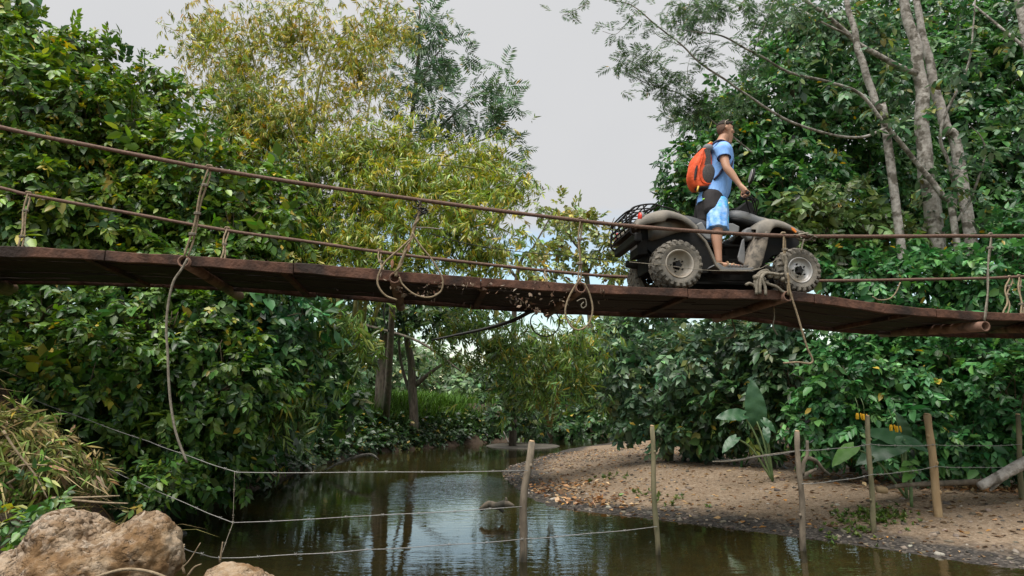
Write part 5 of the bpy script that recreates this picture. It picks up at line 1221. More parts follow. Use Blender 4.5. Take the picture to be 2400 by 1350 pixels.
tree('leafy_shrub', 'dark green thicket in the shade behind the elephant ears', 'shrub',
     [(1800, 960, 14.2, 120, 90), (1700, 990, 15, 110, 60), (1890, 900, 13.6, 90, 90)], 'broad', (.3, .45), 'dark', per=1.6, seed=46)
# pale trunks with long spreading boughs and feathery leaves
def Z6(a, b, d, r_): return (1300 + a/2.182, b/2.182, d, r_)
def along(F, lines, kind, pal, size, step, r, spread=.25, droop=.2, t0=.25):
    for pl in lines:
        P = np.array(crv([tuple(at(*q[:3])) for q in pl], 8)); P = P[int(len(P)*t0):]
        L = np.linalg.norm(np.diff(P, axis=0), axis=1).sum(); n = int(L / step)
        t = r.uniform(0, 1, n) * (len(P) - 1); i = t.astype(int).clip(0, len(P) - 2); f = t - i
        Q = P[i]*(1-f[:, None]) + P[i+1]*f[:, None] + r.normal(0, spread, (n, 3)) * np.array([1, .8, .7])
        G = rdir(n, r)*.8 + (P[i+1]-P[i])*.5 + np.array([0, 0, -droop]); G[:, 2] *= .5
        F.add(SPR[kind], Q, frames(G, np.array([0, 0, 1.]) + .35*rdir(n, r)), r.uniform(*size, n), PAL[pal], r)
bough_a = [Z6(2070, 1310, 12.5, .075), Z6(2040, 1120, 12.5, .075), Z6(1990, 1010, 12.5, .07), Z6(1850, 830, 12.5, .06), Z6(1700, 650, 12.3, .05), Z6(1560, 480, 12.2, .04), Z6(1400, 420, 12, .034), Z6(1200, 370, 11.8, .03), Z6(1060, 290, 11.6, .026), Z6(960, 240, 11.4, .022), Z6(860, 185, 11.2, .018), Z6(740, 165, 11, .014), Z6(620, 150, 11, .008)]
bough_b = [Z6(1700, 650, 12.3, .034), Z6(1580, 700, 12.25, .032), Z6(1420, 690, 12.2, .03), Z6(1200, 620, 12, .03), Z6(1080, 550, 11.8, .028), Z6(960, 470, 11.6, .026), Z6(860, 400, 11.4, .023), Z6(740, 320, 11.2, .02), Z6(650, 230, 11, .018), Z6(520, 130, 10.8, .015), Z6(400, 30, 10.6, .012), Z6(290, 0, 10.6, .008)]
bough_c = [Z6(1010, 780, 12, .02), Z6(900, 690, 12, .02), Z6(830, 640, 12, .018), Z6(740, 560, 11.8, .015), Z6(640, 480, 11.6, .012), Z6(480, 430, 11.4, .010), Z6(350, 360, 11.2, .006)]
bough_d = [Z6(650, 235, 11, .009), Z6(540, 190, 10.9, .007), Z6(500, 150, 10.8, .005)]
bough_e = [Z6(420, 60, 10.7, .010), Z6(360, 130, 10.6, .007), Z6(310, 175, 10.6, .005), Z6(245, 160, 10.5, .004)]
bough_f = [Z6(180, 10, 10.4, .007), Z6(110, 50, 10.4, .005), Z6(40, 80, 10.4, .004)]
bough_g = [Z6(740, 310, 11.2, .008), Z6(790, 230, 11.1, .006), Z6(800, 120, 11, .004)]
bough_h = [Z6(1020, 250, 11.5, .010), Z6(1075, 130, 11.4, .007), Z6(1110, 20, 11.3, .005)]
bough_i = [Z6(720, 500, 11.8, .010), Z6(680, 380, 11.6, .007), Z6(690, 300, 11.5, .004)]
bough_j = [Z6(2040, 1120, 12.5, .05), Z6(2050, 980, 12.5, .045), Z6(2010, 820, 12.4, .04), Z6(1970, 700, 12.3, .035), Z6(2010, 560, 12.2, .03), Z6(2110, 350, 12, .024), Z6(2140, 150, 11.9, .018), Z6(2150, 0, 11.8, .014)]
bough_k = [Z6(2060, 1130, 12.5, .035), Z6(2130, 1010, 12.4, .03), Z6(2200, 800, 12.2, .022), Z6(2180, 700, 12.1, .015), Z6(2120, 640, 12, .008)]
def acacia_leaves(F, r):
    along(F, [bough_b], 'feather', 'acacia', (.15, .26), .050, r, .22, .1, .45)
    along(F, [bough_c], 'feather', 'acacia', (.15, .26), .034, r, .20, .1, .25)
    along(F, [bough_a], 'feather', 'acacia', (.15, .26), .05, r, .24, .1, .62)
    along(F, [bough_d, bough_g, bough_h, bough_i, bough_e, bough_f], 'feather', 'acacia', (.14, .24), .05, r, .13, .1, .1)
    for (px, py, d, rx, ry, n) in ((1620, 30, 11, 90, 45, 150), (1490, 140, 11, 60, 35, 90), (1680, 15, 11.2, 60, 40, 90), (1780, 40, 11.6, 50, 40, 80), (1560, 195, 11.2, 60, 40, 90), (1640, 250, 11.6, 70, 50, 120), (1590, 280, 11.8, 50, 40, 70), (1760, 150, 11.8, 50, 50, 60), (1730, 260, 12, 60, 40, 80), (1850, 30, 12, 60, 40, 70)):
        c, rad = E(px, py, d, rx, ry); mass(F, c, rad, int(n*.62), 'feather', (.15, .26), 'acacia', r, shell=(.05, 1), droop=.05, back=1, up=1.0, outw=.4)
    # sparse broad leaves along the boughs nearer the trunks
    along(F, [bough_a[:8], bough_j, bough_k], 'broad_few', 'right_grey', (.26, .42), .085, r, .32, .2, .1)
tree('acacia_tree', 'slanting mottled tree whose long feathery boughs reach across the sky over the rider', 'tree', [(1900, 330, 12.4, 60, 40)], 'broad_few', (.26, .4), 'right_grey', per=.6, seed=50, fillk=0, trunk=[bough_a, bough_b, bough_c, bough_d, bough_e, bough_f, bough_g, bough_h, bough_i, bough_j, bough_k], tm='bark_pale', extra=acacia_leaves)
t_a = [Z6(1960, 1420, 13.0, .21), Z6(1945, 1160, 13.0, .20), Z6(1900, 900, 13.0, .18), Z6(1882, 650, 13.0, .165), Z6(1870, 400, 13.0, .15), Z6(1835, 200, 13.0, .13), Z6(1780, 0, 13.0, .11), Z6(1740, -120, 13.0, .09)]
t_a2 = [Z6(1860, 380, 13.0, .075), Z6(1760, 340, 12.8, .07), Z6(1640, 275, 12.7, .065), Z6(1540, 215, 12.6, .06), Z6(1440, 120, 12.5, .055), Z6(1350, 50, 12.4, .045), Z6(1270, -5, 12.4, .04)]
t_a3 = [Z6(1500, 180, 12.5, .03), Z6(1360, 110, 12.4, .026), Z6(1240, 40, 13, .022), Z6(1120, 0, 12.9, .016), Z6(1040, -15, 12.8, .01)]
def crown_a(F, r):
    along(F, [t_a2, t_a3], 'broad_few', 'right_grey', (.26, .42), .11, r, .4, .2, .1)
    for (px, py, d, rx, ry, n) in ((1900, 40, 14.6, 110, 60, 110), (2010, 60, 14.6, 90, 60, 90), (2100, 200, 14.6, 70, 90, 60)):
        c, rad = E(px, py, d, rx, ry); mass(F, c, rad, n, 'broad_few', (.28, .44), 'right_grey', r, shell=(.1, 1), back=1)
tree('pale_trunk_tree', 'stout pale grey trunk with a bough forking to the upper left', 'tree', [(2050, 130, 13.5, 60, 50)], 'broad_few', (.28, .42), 'right_grey', per=.6, seed=51, fillk=0, trunk=[t_a, t_a2, t_a3], tm='bark_pale', extra=crown_a)
t_b = [Z6(2150, 1300, 13.5, .15), Z6(2075, 860, 13.5, .14), Z6(2000, 650, 13.5, .13), Z6(1945, 450, 13.5, .115), Z6(1900, 250, 13.5, .10), Z6(1845, 0, 13.5, .08), Z6(1820, -120, 13.5, .07)]
tree('pale_trunk_tree', 'second pale trunk leaning just behind the stout one', 'tree', [(2140, 60, 15, 110, 70), (2230, 180, 15, 80, 70)], 'broad_few', (.28, .44), 'right_grey', per=.55, seed=52, fillk=0, trunk=[t_b], tm='bark_pale')
t_c = [Z6(1760, 1000, 12.5, .10), Z6(1700, 690, 12.5, .095), Z6(1650, 560, 12.5, .09), Z6(1600, 400, 12.5, .085), Z6(1560, 280, 12.5, .08), Z6(1525, 130, 12.5, .07), Z6(1490, 0, 12.5, .06), Z6(1470, -120, 12.5, .05)]
tree('pale_trunk_tree', 'slim pale trunk crossing the forked bough above the front fender', 'tree', [(1960, 80, 13.2, 90, 60), (2010, 220, 13, 60, 60)], 'broad_few', (.28, .44), 'right_grey', per=.55, seed=53, fillk=0, trunk=[t_c], tm='bark_pale')
t_d = [(2480, 400, 12, .10), (2400, 70, 12, .085), (2375, -60, 12, .07)]
tree('pale_trunk_tree', 'pale trunk cut off by the picture’s top right corner', 'tree', [(2330, 60, 12.5, 90, 60)], 'broad_few', (.3, .5), 'right_grey', per=.7, seed=54, fillk=0, trunk=[t_d, [(2400, 110, 12, .04), (2340, 60, 12.2, .03), (2280, 10, 12.4, .02)]], tm='bark_pale')

# ------------------------------------------------------------------ elephant ears: each large leaf on its own stalk
M['big_leaf'] = mat('big_leaf', (.022, .075, .030), (.040, .112, .042), 5, .42, spec=.5, bump=.3, bscale=9)
M['big_leaf_light'] = mat('big_leaf_light', (.11, .25, .05), (.15, .31, .07), 5, .5, spec=.4, bump=.3, bscale=9)
M['stalk'] = mat('stalk', (.10, .16, .06), (.16, .22, .09), 6, .6)
def heart(L=1.0, W=.50, n=14):
    """heart shaped leaf blade: rows along the midrib, wavy edge, base lobes."""
    V, F = [], []
    for i in range(n + 1):
        t = i / n; w = W/2 * (math.sin(math.pi * min(1, (t*.93 + .07))**.75) ** .8) if t < 1 else 0
        for j, s in enumerate((-1, -.55, 0, .55, 1)):
            y = t*L - (.20*L*(abs(s))*(1 - t)**2.2)
            V.append((w*s, y, .10*abs(s)*w*2 - .28*L*t*t + .022*math.sin(i*1.7 + 2*s)*abs(s)))
    for i in range(n):
        for j in range(4): F.append((i*5 + j, i*5 + j+1, (i+1)*5 + j+1, (i+1)*5 + j))
    return V, F
HEART = heart()
def ear_plant(label, base_px, d, leaves):
    b0 = at(base_px[0], base_px[1], d); base = Vector((b0.x, b0.y, gz(b0.x, b0.y)))
    root = empty('elephant_ear_plant', base, 0, label=label, cat='plant')
    for (px, py, tx, ty, size, dd, light, face) in leaves:
        a = at(px, py, d + dd); t = at(tx, ty, d + dd - .15); dirv = (t - a).normalized()
        up = (CAMP - a).normalized() * face + Vector((0, 0, 1)) * (1 - face * .5)
        Zv = (up - dirv * up.dot(dirv)).normalized(); X = dirv.cross(Zv)
        Lf = (t - a).length
        Mx = Matrix((X, dirv, Zv)).transposed().to_4x4()
        V = [(Mx @ (Vector(v) * Lf)) + a - base for v in HEART[0]]
        o = obj('leaf', (V, HEART[1]), M['big_leaf_light' if light else 'big_leaf'], root); subsurf(o, 1)
        mid = Vector((base.x, base.y, base.z + .05)).lerp(a, .55) + Vector((0, 0, .12))
        obj('stalk', tube(crv([Vector((0, 0, 0)), mid - base, a - base], 5), [.022, .012], 7), M['stalk'], o)
    return root
ear_plant('elephant ear plant with torn drooping leaves at the thicket foot', (1808, 1066), 12.6, [(1742, 972, 1684, 970, .5, 0, False, .9), (1774, 988, 1764, 892, .5, .15, False, .5), (1790, 985, 1820, 1010, .5, -.1, False, .7), (1795, 1005, 1800, 1035, .4, -.2, False, .7), (1725, 1026, 1692, 1052, .4, -.2, False, .6)])
ear_plant('elephant ear plant with wide pale leaves between two fence posts', (2120, 1115), 10.8, [(2120, 1038, 2040, 1000, .5, 0, False, .8), (2110, 1040, 2012, 1068, .5, -.1, False, .8), (2120, 1030, 2180, 1052, .5, 0, False, .8), (2000, 1048, 1952, 1080, .4, -.3, True, .8), (2125, 1025, 2110, 970, .4, .2, False, .6)])
ear_plant('small bright pinnate seedling at the foot of the pale post', (2130, 1120), 10.2, [(2135, 1110, 2118, 1122, .2, 0, True, .9), (2132, 1100, 2112, 1098, .2, 0, True, .9), (2136, 1095, 2150, 1105, .2, 0, True, .9), (2134, 1085, 2118, 1084, .2, 0, True, .9), (2138, 1080, 2152, 1086, .2, 0, True, .9)])
# yellow flowers
M['petal'] = mat('petal', (.80, .36, .01), (.85, .5, .02), 6, .6)
def flower(px, py, d, label):
    c = at(px, py, d); root = empty('yellow_flower', c, 0, label=label, cat='flower', group='yellow flowers in the thicket')
    for k in range(3):
        a = k*2.1; q = Vector((.035*math.cos(a), .02*math.sin(a), 0))
        obj('petal', limb([(q, .012, .012), (q*1.1 + Vector((0, 0, -.03)), .016, .014), (q*1.3 + Vector((0, 0, -.075)), .013, .010)], 8, 3), M['petal'], root)
    obj('stem', tube([(0, 0, 0), (.01, .02, .14), (0, .06, .25)], .006, 5), M['stalk'], root)
flower(2091, 997, 10.6, 'yellow hanging flower above the wide elephant ear leaf'); flower(2104, 1000, 10.6, 'orange yellow flower just beside its twin above the elephant ear')
flower(2012, 970, 10.7, 'small yellow flower left of the slim fence post top'); flower(2026, 972, 10.7, 'yellow flower half hidden behind the slim fence post top')
# ------------------------------------------------------------------ grass
def blades(F, P, H, lean, pal, r, w=.012, dirs=None):
    """curved grass blades: strips of four segments."""
    n = len(P); k = 5; t = np.linspace(0, 1, k)
    az = r.uniform(0, 6.28, n) if dirs is None else dirs
    L = lean * r.uniform(.4, 1.3, n)
    D = np.stack([np.cos(az), np.sin(az), np.zeros(n)], 1); S_ = np.stack([-np.sin(az), np.cos(az), np.zeros(n)], 1)
    ww = w * np.array([1, 1, .8, .5, .05])
    h = t[None]*(1 - .35*(L[:, None]*t[None])**2); f = L[:, None] * t[None]**1.8
    C = P[:, None, :] + H[:, None, None] * (D[:, None, :]*f[..., None] + np.array([0, 0, 1])*h[..., None])
    A = C - S_[:, None, :]*ww[None, :, None]; B = C + S_[:, None, :]*ww[None, :, None]
    V = np.stack([A, B], 2).reshape(n, 2*k, 3)
    f0 = np.array([(2*i, 2*i+1, 2*i+3) for i in range(k-1)] + [(2*i, 2*i+3, 2*i+2) for i in range(k-1)])
    FF = f0[None] + (np.arange(n)*2*k)[:, None, None] + F.n
    wts = np.array([p[0] for p in PAL[pal]], float); wts /= wts.sum(); c = np.array([p[1] for p in PAL[pal]])[r.choice(len(PAL[pal]), n, p=wts)]
    c = np.clip(c * (1 + .2*r.standard_normal((n, 1))), .01, .8); c = np.repeat(c[:, None], 2*k, 1)
    F.V.append(V.reshape(-1, 3)); F.F.append(FF.reshape(-1, 3)); F.C.append(c.reshape(-1, 3)); F.n += n*2*k
def on_ground(n, x0, x1, y0, y1, r):
    x = r.uniform(x0, x1, n); y = r.uniform(y0, y1, n); z = height(x[None], y[None])[0]; return np.stack([x, y, z], 1)
r7 = np.random.default_rng(77)
# tall dry grass on the near left bank: arching canes toward the water
F = Foliage(); n = 700
c0 = at(40, 1010, 7.0)
P = np.stack([r7.normal(c0.x - .25, .38, n), r7.normal(6.9, .35, n), np.zeros(n)], 1); P[:, 2] = np.maximum(height(P[:, 0][None], P[:, 1][None])[0], .2) - .02
blades(F, P, r7.uniform(.15, .5, n), 1.7, 'straw', r7, .016, r7.uniform(-3.1, 3.1, n))
n2 = 160; P2 = np.stack([r7.normal(c0.x + .35, .35, n2), r7.normal(7.2, .35, n2), np.zeros(n2)], 1); P2[:, 2] = np.maximum(height(P2[:, 0][None], P2[:, 1][None])[0], .15)
blades(F, P2, r7.uniform(.3, .6, n2), 1.25, 'straw', r7, .018, r7.normal(-.5, .6, n2))
for (px, py, d, rx, ry, n_) in ((40, 1020, 7.0, 80, 55, 220), (110, 1075, 6.9, 85, 50, 200), (40, 1110, 6.6, 70, 50, 130), (190, 1110, 7.0, 50, 35, 70)):
    c, rad = E(px, py, d, rx, ry, .4); mass(F, c, rad, n_, 'bamboo', (.15, .30), 'reed', r7, shell=(.1, 1), droop=.5, back=1, outw=.8)
F.build('dry_grass', None, m='leaf_dull', kind='stuff', label='tangled straw coloured dry grass on the left bank')
# dead canes lying over in the grass
for (a, lab) in (([(20, 1105), (55, 1090), (110, 1090)], 'pale dead cane lying level in the dry grass'), ([(8, 1010), (40, 1060), (80, 1110), (112, 1170)], 'broken straw cane sagging from the dry grass'), ([(15, 1135), (40, 1118), (60, 1085)], 'short dead cane slanting up in the dry grass'), ([(120, 1168), (200, 1166), (280, 1162)], 'thin dead twig lying across the mud above the boulder'), ([(170, 1172), (240, 1178), (300, 1180)], 'lower thin twig lying across the mud above the boulder'), ([(25, 1275), (40, 1240), (52, 1215)], 'bare twig leaning in the mud beside the boulder')):
    pts = crv([at(x, y, 6.4) for x, y in a], 5); b = Vector(pts[0]); o = obj('dead_cane', tube([Vector(p) - b for p in pts], [.014, .010, .006], 6), M['rope'], None, label=lab, cat='cane', group='dead canes on the left bank'); o.location = b
# grass on the far bank
F = Foliage(); P = on_ground(22000, -10, 1, 20, 36, r7); P = P[(P[:, 2] > .9)]
blades(F, P, r7.uniform(.3, .75, len(P)), .7, 'grass', r7, .022)
P = on_ground(16000, -9, 1, 20, 36, r7); P = P[(P[:, 2] > .5) & (P[:, 2] < 2.0)]
blades(F, P, r7.uniform(.2, .5, len(P)), 1.2, 'grass', r7, .016, r7.normal(-1.2, .7, len(P)))
F.build('bank_grass', None, m='leaf_dull', kind='stuff', label='green grass hanging over the far bank')
F = Foliage(); P = on_ground(60000, -12, 4, 9, 37, r7); d_, W2 = sdist(P[:, 0][None], P[:, 1][None]); k = (P[:, 2] > .10) & (P[:, 2] < np.where(P[:, 1] > 19, 1.35, 2.0)) & (W2[0][:, 1] > .6) & (d_[0] < 2.2); P = P[k][:4200]; n_ = len(P)
F.add(SPR['small'], P + np.array([0, 0, .08]), frames(rdir(n_, r7) + np.array([.3, -.8, -.3]), rdir(n_, r7)*.5 + np.array([.2, -.4, 1.])), r7.uniform(.28, .55, n_), PAL['dark'], r7, dead=.03, gain=.9)  # low gain puts the canopy's deep shade into the leaf colours
F.build('bank_undergrowth', None, kind='stuff', label='shade-darkened creeping undergrowth clinging to the far bank face')
F = Foliage(); P = on_ground(14000, -30, 20, 36, 70, r7); P = P[P[:, 2] > .5]
blades(F, P, r7.uniform(.4, .9, len(P)), .6, 'grass', r7, .03)
F.build('meadow_grass', None, m='leaf_dull', kind='stuff', label='sunlit meadow grass seen between the far trunks')
# low weeds on the gravel and along the thicket foot
F = Foliage()
for (px, py, n, s) in ((2030, 1185, 70, .07), (2080, 1190, 50, .07), (1990, 1195, 30, .06), (2010, 1210, 20, .06), (1860, 1085, 60, .14), (1740, 1075, 60, .14), (1620, 1040, 40, .2), (2260, 1120, 90, .14), (2330, 1125, 60, .14), (1420, 1110, 14, .08), (1490, 1140, 10, .08), (1580, 1150, 12, .08)):
    g = at_z(px, py, .28); n_ = n; x = r7.normal(g.x, .22, n_); y = r7.normal(g.y, .22, n_); z = height(x[None], y[None])[0] + .02
    F.add(SPR['tuft'], np.stack([x, y, z], 1), frames(rdir(n_, r7) + np.array([0, 0, .3]), rdir(n_, r7)*.4 + np.array([0, 0, 1.])), r7.uniform(.6, 1.3, n_)*s, [(3, (.10, .17, .03)), (2, (.14, .19, .05)), (1, (.07, .12, .025))], r7, gain=1.0)
F.build('low_weeds', None, kind='stuff', label='small green weeds sprouting on the gravel')
F = Foliage()
for (px, py, d, n, s) in ((20, 1290, 4.6, 40, .16), (5, 1240, 5, 20, .16), (85, 1200, 5.6, 24, .14), (350, 1130, 8, 60, .2), (430, 1100, 8.6, 60, .22)):
    g = at(px, py, d); n_ = n; P = np.array([g.x, g.y, g.z]) + r7.normal(0, .16, (n_, 3))
    F.add(SPR['broad_few'], P, frames(rdir(n_, r7) + np.array([0, -.3, .1]), rdir(n_, r7)*.4 + np.array([0, -.3, 1.])), r7.uniform(.8, 1.4, n_)*s, PAL['vine'], r7)
F.build('bank_weeds', None, kind='stuff', label='broad leaved weeds on the mud beside the boulder')
# fallen leaves and pebbles on the gravel bar
F = Foliage()
def on_bar(n):
    P = on_ground(n * 3, -1.5, 9.5, 6.2, 26, r7); d, W = sdist(P[:, 0][None], P[:, 1][None]); k = (d[0] > .02) & (W[0][:, 0] > .8) & (d[0] < 7.5); return P[k][:n], d[0][k][:n]
P, d = on_bar(3600); n_ = len(P)
SPR['one'] = [Tpl() for _ in range(3)]
for t in SPR['one']: t.leaf(leaf_small(r7.uniform(.12, .3), .08, -.05), np.eye(3), (0, -.5, 0), 1.0); t.done()
F.add(SPR['one'], P + np.array([0, 0, .008]), frames(rdir(n_, r7)*np.array([1, 1, .12]), np.array([0, 0, 1.]) + .5*rdir(n_, r7)), r7.uniform(.04, .13, n_), [(3, (.34, .22, .11)), (3, (.24, .15, .08)), (2, (.42, .30, .17)), (1, (.40, .20, .06)), (2, (.14, .09, .055))], r7, cj=.03, gain=1.0)
# drifts of fallen leaves along the thicket foot and beside the tip of the bar
for (px, py, n_, sx, sy) in ((1700, 1062, 260, .8, .5), (1800, 1082, 260, .7, .45), (1920, 1110, 240, .6, .4), (2080, 1150, 240, .7, .35), (2260, 1165, 260, .6, .35), (2340, 1170, 420, .35, .3), (1290, 1130, 300, .7, .9), (1330, 1160, 240, .6, .35), (1600, 1048, 160, .8, .5)):
    g = at_z(px, py, .2); x = r7.normal(g.x, sx, n_); y = r7.normal(g.y, sy, n_); z = height(x[None], y[None])[0]; k = z > .02; Q_ = np.stack([x, y, z + .012 + r7.uniform(0, .03, n_)], 1)[k]; m_ = len(Q_)
    F.add(SPR['one'], Q_, frames(rdir(m_, r7)*np.array([1, 1, .3]), np.array([0, 0, 1.]) + .6*rdir(m_, r7)), r7.uniform(.06, .17, m_), [(3, (.38, .22, .11)), (2, (.30, .16, .07)), (2, (.20, .12, .07)), (2, (.46, .33, .20))], r7, cj=.03, gain=1.0)
F.build('fallen_leaves', None, m='leaf_dull', kind='stuff', label='dry fallen leaves scattered over the gravel bar')
def pebble_tpl(r):
    ico = np.array(ball((0, 0, 0), 1, 6, 4)[0], float); FF = []
    for f in ball((0, 0, 0), 1, 6, 4)[1]:
        FF.append(f[:3]);
        if len(f) == 4: FF.append((f[0], f[2], f[3]))
    t = Tpl(); t.leaf((ico * (1 + .22*r.standard_normal((len(ico), 1))) * np.array([1, r.uniform(.6, .9), r.uniform(.4, .65)]), np.array(FF)), np.eye(3), (0, 0, 0), 1.0); return t.done()
SPR['peb'] = [pebble_tpl(r7) for _ in range(6)]
F = Foliage(); P, d = on_bar(16000); w = np.exp(-d / .4) + .12; k = r7.random(len(P)) < w; P = P[k]; n_ = len(P)
near = np.clip(1 - P[:, 1] / 22, .15, 1)
F.add(SPR['peb'], P, frames(rdir(n_, r7)*np.array([1, 1, .1]), np.array([0, 0, 1.]) + .2*rdir(n_, r7)), r7.uniform(.010, .034, n_)*r7.choice([1, 1, 1, 1.8], n_), [(3, (.15, .125, .10)), (3, (.24, .20, .16)), (2, (.10, .09, .08)), (.6, (.32, .29, .25))], r7, cj=.03, gain=1.0)
F.build('pebbles', None, m='leaf_dull', kind='stuff', label='small grey and brown pebbles along the water line')

# ------------------------------------------------------------------ boulders
def rock_mat():
    m = bpy.data.materials.new('boulder'); m.use_nodes = True; n = m.node_tree.nodes; l = m.node_tree.links; b = n['Principled BSDF']
    b.inputs['Roughness'].default_value = .92; b.inputs['Specular IOR Level'].default_value = .2
    tcn = n.new('ShaderNodeTexCoord')
    def nz_(s, d=6): t = n.new('ShaderNodeTexNoise'); t.inputs['Scale'].default_value = s; t.inputs['Detail'].default_value = d; t.inputs['Roughness'].default_value = .65; l.new(tcn.outputs['Object'], t.inputs[0]); return t.outputs[0]
    def rp(s, st):
        r = n.new('ShaderNodeValToRGB'); e = r.color_ramp.elements
        while len(e) < len(st): e.new(.5)
        for q, (p, c) in zip(e, st): q.position = p; q.color = (*c, 1)
        l.new(s, r.inputs[0]); return r.outputs[0]
    base = rp(nz_(4.5), [(.30, (.10, .055, .025)), (.45, (.20, .12, .058)), (.54, (.30, .215, .135)), (.66, (.40, .32, .24))])
    v = n.new('ShaderNodeTexVoronoi'); v.inputs['Scale'].default_value = 30; l.new(tcn.outputs['Object'], v.inputs[0])
    peb = rp(v.outputs['Color'], [(.15, (.12, .075, .04)), (.5, (.28, .20, .135)), (.8, (.44, .36, .28))])
    f = rp(nz_(2.6), [(.44, (0, 0, 0)), (.56, (1, 1, 1))])
    x = n.new('ShaderNodeMix'); x.data_type = 'RGBA'; l.new(f, x.inputs[0]); l.new(base, x.inputs[6]); l.new(peb, x.inputs[7]); l.new(x.outputs[2], b.inputs['Base Color'])
    mu = n.new('ShaderNodeMath'); mu.operation = 'MULTIPLY'; l.new(f, mu.inputs[0]); l.new(v.outputs['Distance'], mu.inputs[1])
    b1 = n.new('ShaderNodeBump'); b1.inputs['Strength'].default_value = 1; b1.inputs['Distance'].default_value = -.04; l.new(mu.outputs[0], b1.inputs['Height'])
    b2 = n.new('ShaderNodeBump'); b2.inputs['Strength'].default_value = .9; b2.inputs['Distance'].default_value = .03; l.new(nz_(14), b2.inputs['Height']); l.new(b1.outputs[0], b2.inputs['Normal']); l.new(b2.outputs[0], b.inputs['Normal'])
    return m
M['boulder'] = rock_mat()
def boulder(name, parts, label, vox=.013):
    VF = join(*[ball(c, r, 16, 12) for c, r in parts]); base = Vector((parts[0][0][0], parts[0][0][1], .2))
    o = remeshed(name, VF, M['boulder'], vox, 3, None, base, label=label, cat='boulder'); o.location = base
    me = o.data; co = np.empty(len(me.vertices)*3, np.float32); me.vertices.foreach_get('co', co); co = co.reshape(-1, 3)
    nr = np.empty(len(co)*3, np.float32); me.vertices.foreach_get('normal', nr); nr = nr.reshape(-1, 3)
    def rough(c):
        v = Vector(c); f = mnoise.voronoi(v * 3.2)[0]
        return .09*mnoise.noise(v*1.9) + .05*(min(.5, f[1] - f[0]) - .25)*.5 - .03*(f[0] - .3) + .035*mnoise.noise(v*5.3) + .02*abs(mnoise.noise(v*9)) + .018*mnoise.noise(v*19) + .010*mnoise.noise(v*41)
    d = np.array([rough(c) for c in co])
    co = co + nr * d[:, None]; me.vertices.foreach_set('co', co.ravel().astype(np.float32)); me.update(); return o
dB = 4.3
def bp(px, py, r, dd=0): c = at(px, py, dB + dd); return ((c.x, c.y, c.z), r)
boulder('boulder', [bp(210, 1370, (.44, .42, .30)), bp(165, 1290, (.24, .28, .22)), bp(320, 1325, (.26, .30, .26)), bp(80, 1370, (.26, .35, .20)), bp(220, 1480, (.62, .5, .30), .1), bp(230, 1560, (.6, .5, .4), .1)], 'large two humped tan boulder at the water’s edge')
boulder('boulder', [bp(575, 1395, (.25, .25, .15), -.1), bp(590, 1450, (.34, .3, .2), -.1)], 'low rounded brown boulder cut by the bottom of the picture')
pts = crv([at(225, 1352, 3.6), at(290, 1335, 3.6), at(350, 1340, 3.6), at(405, 1360, 3.6)], 6); b = Vector(pts[0])
o = obj('rope_arc', tube([Vector(p) - b for p in pts], .008, 6), M['rope'], None, label='thin tan rope arching over the boulder face', cat='rope'); o.location = b
# twigs and dry leaves beside the boulder
for k, (a, r_, lab) in enumerate((([(432, 1345), (425, 1310), (432, 1275)], .010, 'upright broken twig right of the boulder'), ([(400, 1350), (440, 1318), (470, 1272)], .006, 'bent twig rising over the boulder’s right end'), ([(440, 1350), (455, 1330), (472, 1322)], .008, 'short pale twig lying at the boulder’s right foot'), ([(515, 1320), (520, 1285), (522, 1270)], .008, 'little stick standing in the water by the low wire'))):
    pts = crv([at(x, y, 4.9) for x, y in a], 4); b = Vector(pts[0]); o = obj('twig', tube([Vector(p) - b for p in pts], [r_, r_*.5], 6), M['rope'], None, label=lab, cat='twig'); o.location = b

# ------------------------------------------------------------------ fence: posts and wire
def post(base_px, top_px, z0, r, m, label, wob=.012, cut=False):
    b = at_z(base_px[0], base_px[1], z0); t = at(top_px[0], top_px[1], b.y); n = 9
    pts = [b.lerp(t, q) + Vector((wob*math.sin(q*7 + base_px[0]), wob*math.cos(q*5 + base_px[0]), 0)) for q in np.linspace(0, 1, n)]
    pts[0] = pts[0] - Vector((0, 0, .35))
    rad = [r*(1.05 - .15*q + .06*math.sin(q*23 + base_px[0])) for q in np.linspace(0, 1, n)]
    root = empty('fence_post', b, 0, label=label, cat='fence post', group='posts of the wire fence')
    obj('stake', tube([p - b for p in pts], rad, 10), M[m], root)
    e = pts[-1] - b; obj('cut_end', tube([e + Vector((0, 0, -.002)), e + Vector((.004, 0, .018))], [rad[-1]*.97, rad[-1]*.72], 10), M['cutwood'], root)
    kn = []
    for q in (.28, .55, .8):
        p = b.lerp(t, q) - b; kn.append(ball(p + Vector((r*.7*math.copysign(1, math.sin(q*40 + base_px[0])), -r*.4, 0)), (r*.5, r*.5, r*.6), 7, 5))
    obj('knot', join(*kn), M[m], root)
    return b, t
W_ = {}
W_['a'] = post((1220, 1316), (1242, 1036), 0, .042, 'post', 'crooked grey stake standing in the open water', .022)
W_['b'] = post((1541, 1300), (1527, 1000), 0, .030, 'post_green', 'thin dark notched stake at the water’s edge below the front wheel')
W_['c'] = post((1884, 1285), (1868, 1012), .03, .034, 'post', 'rough forked grey stake on the gravel bar', .016)
W_['d'] = post((2048, 1250), (2032, 976), .06, .032, 'post_green', 'slim mossy stake left of the pale squared post')
W_['e'] = post((2203, 1226), (2174, 972), .10, .052, 'post_pale', 'stout pale freshly cut fence post')
W_['f'] = post((2396, 1205), (2386, 972), .12, .036, 'post_green', 'stake cut by the right edge of the picture')
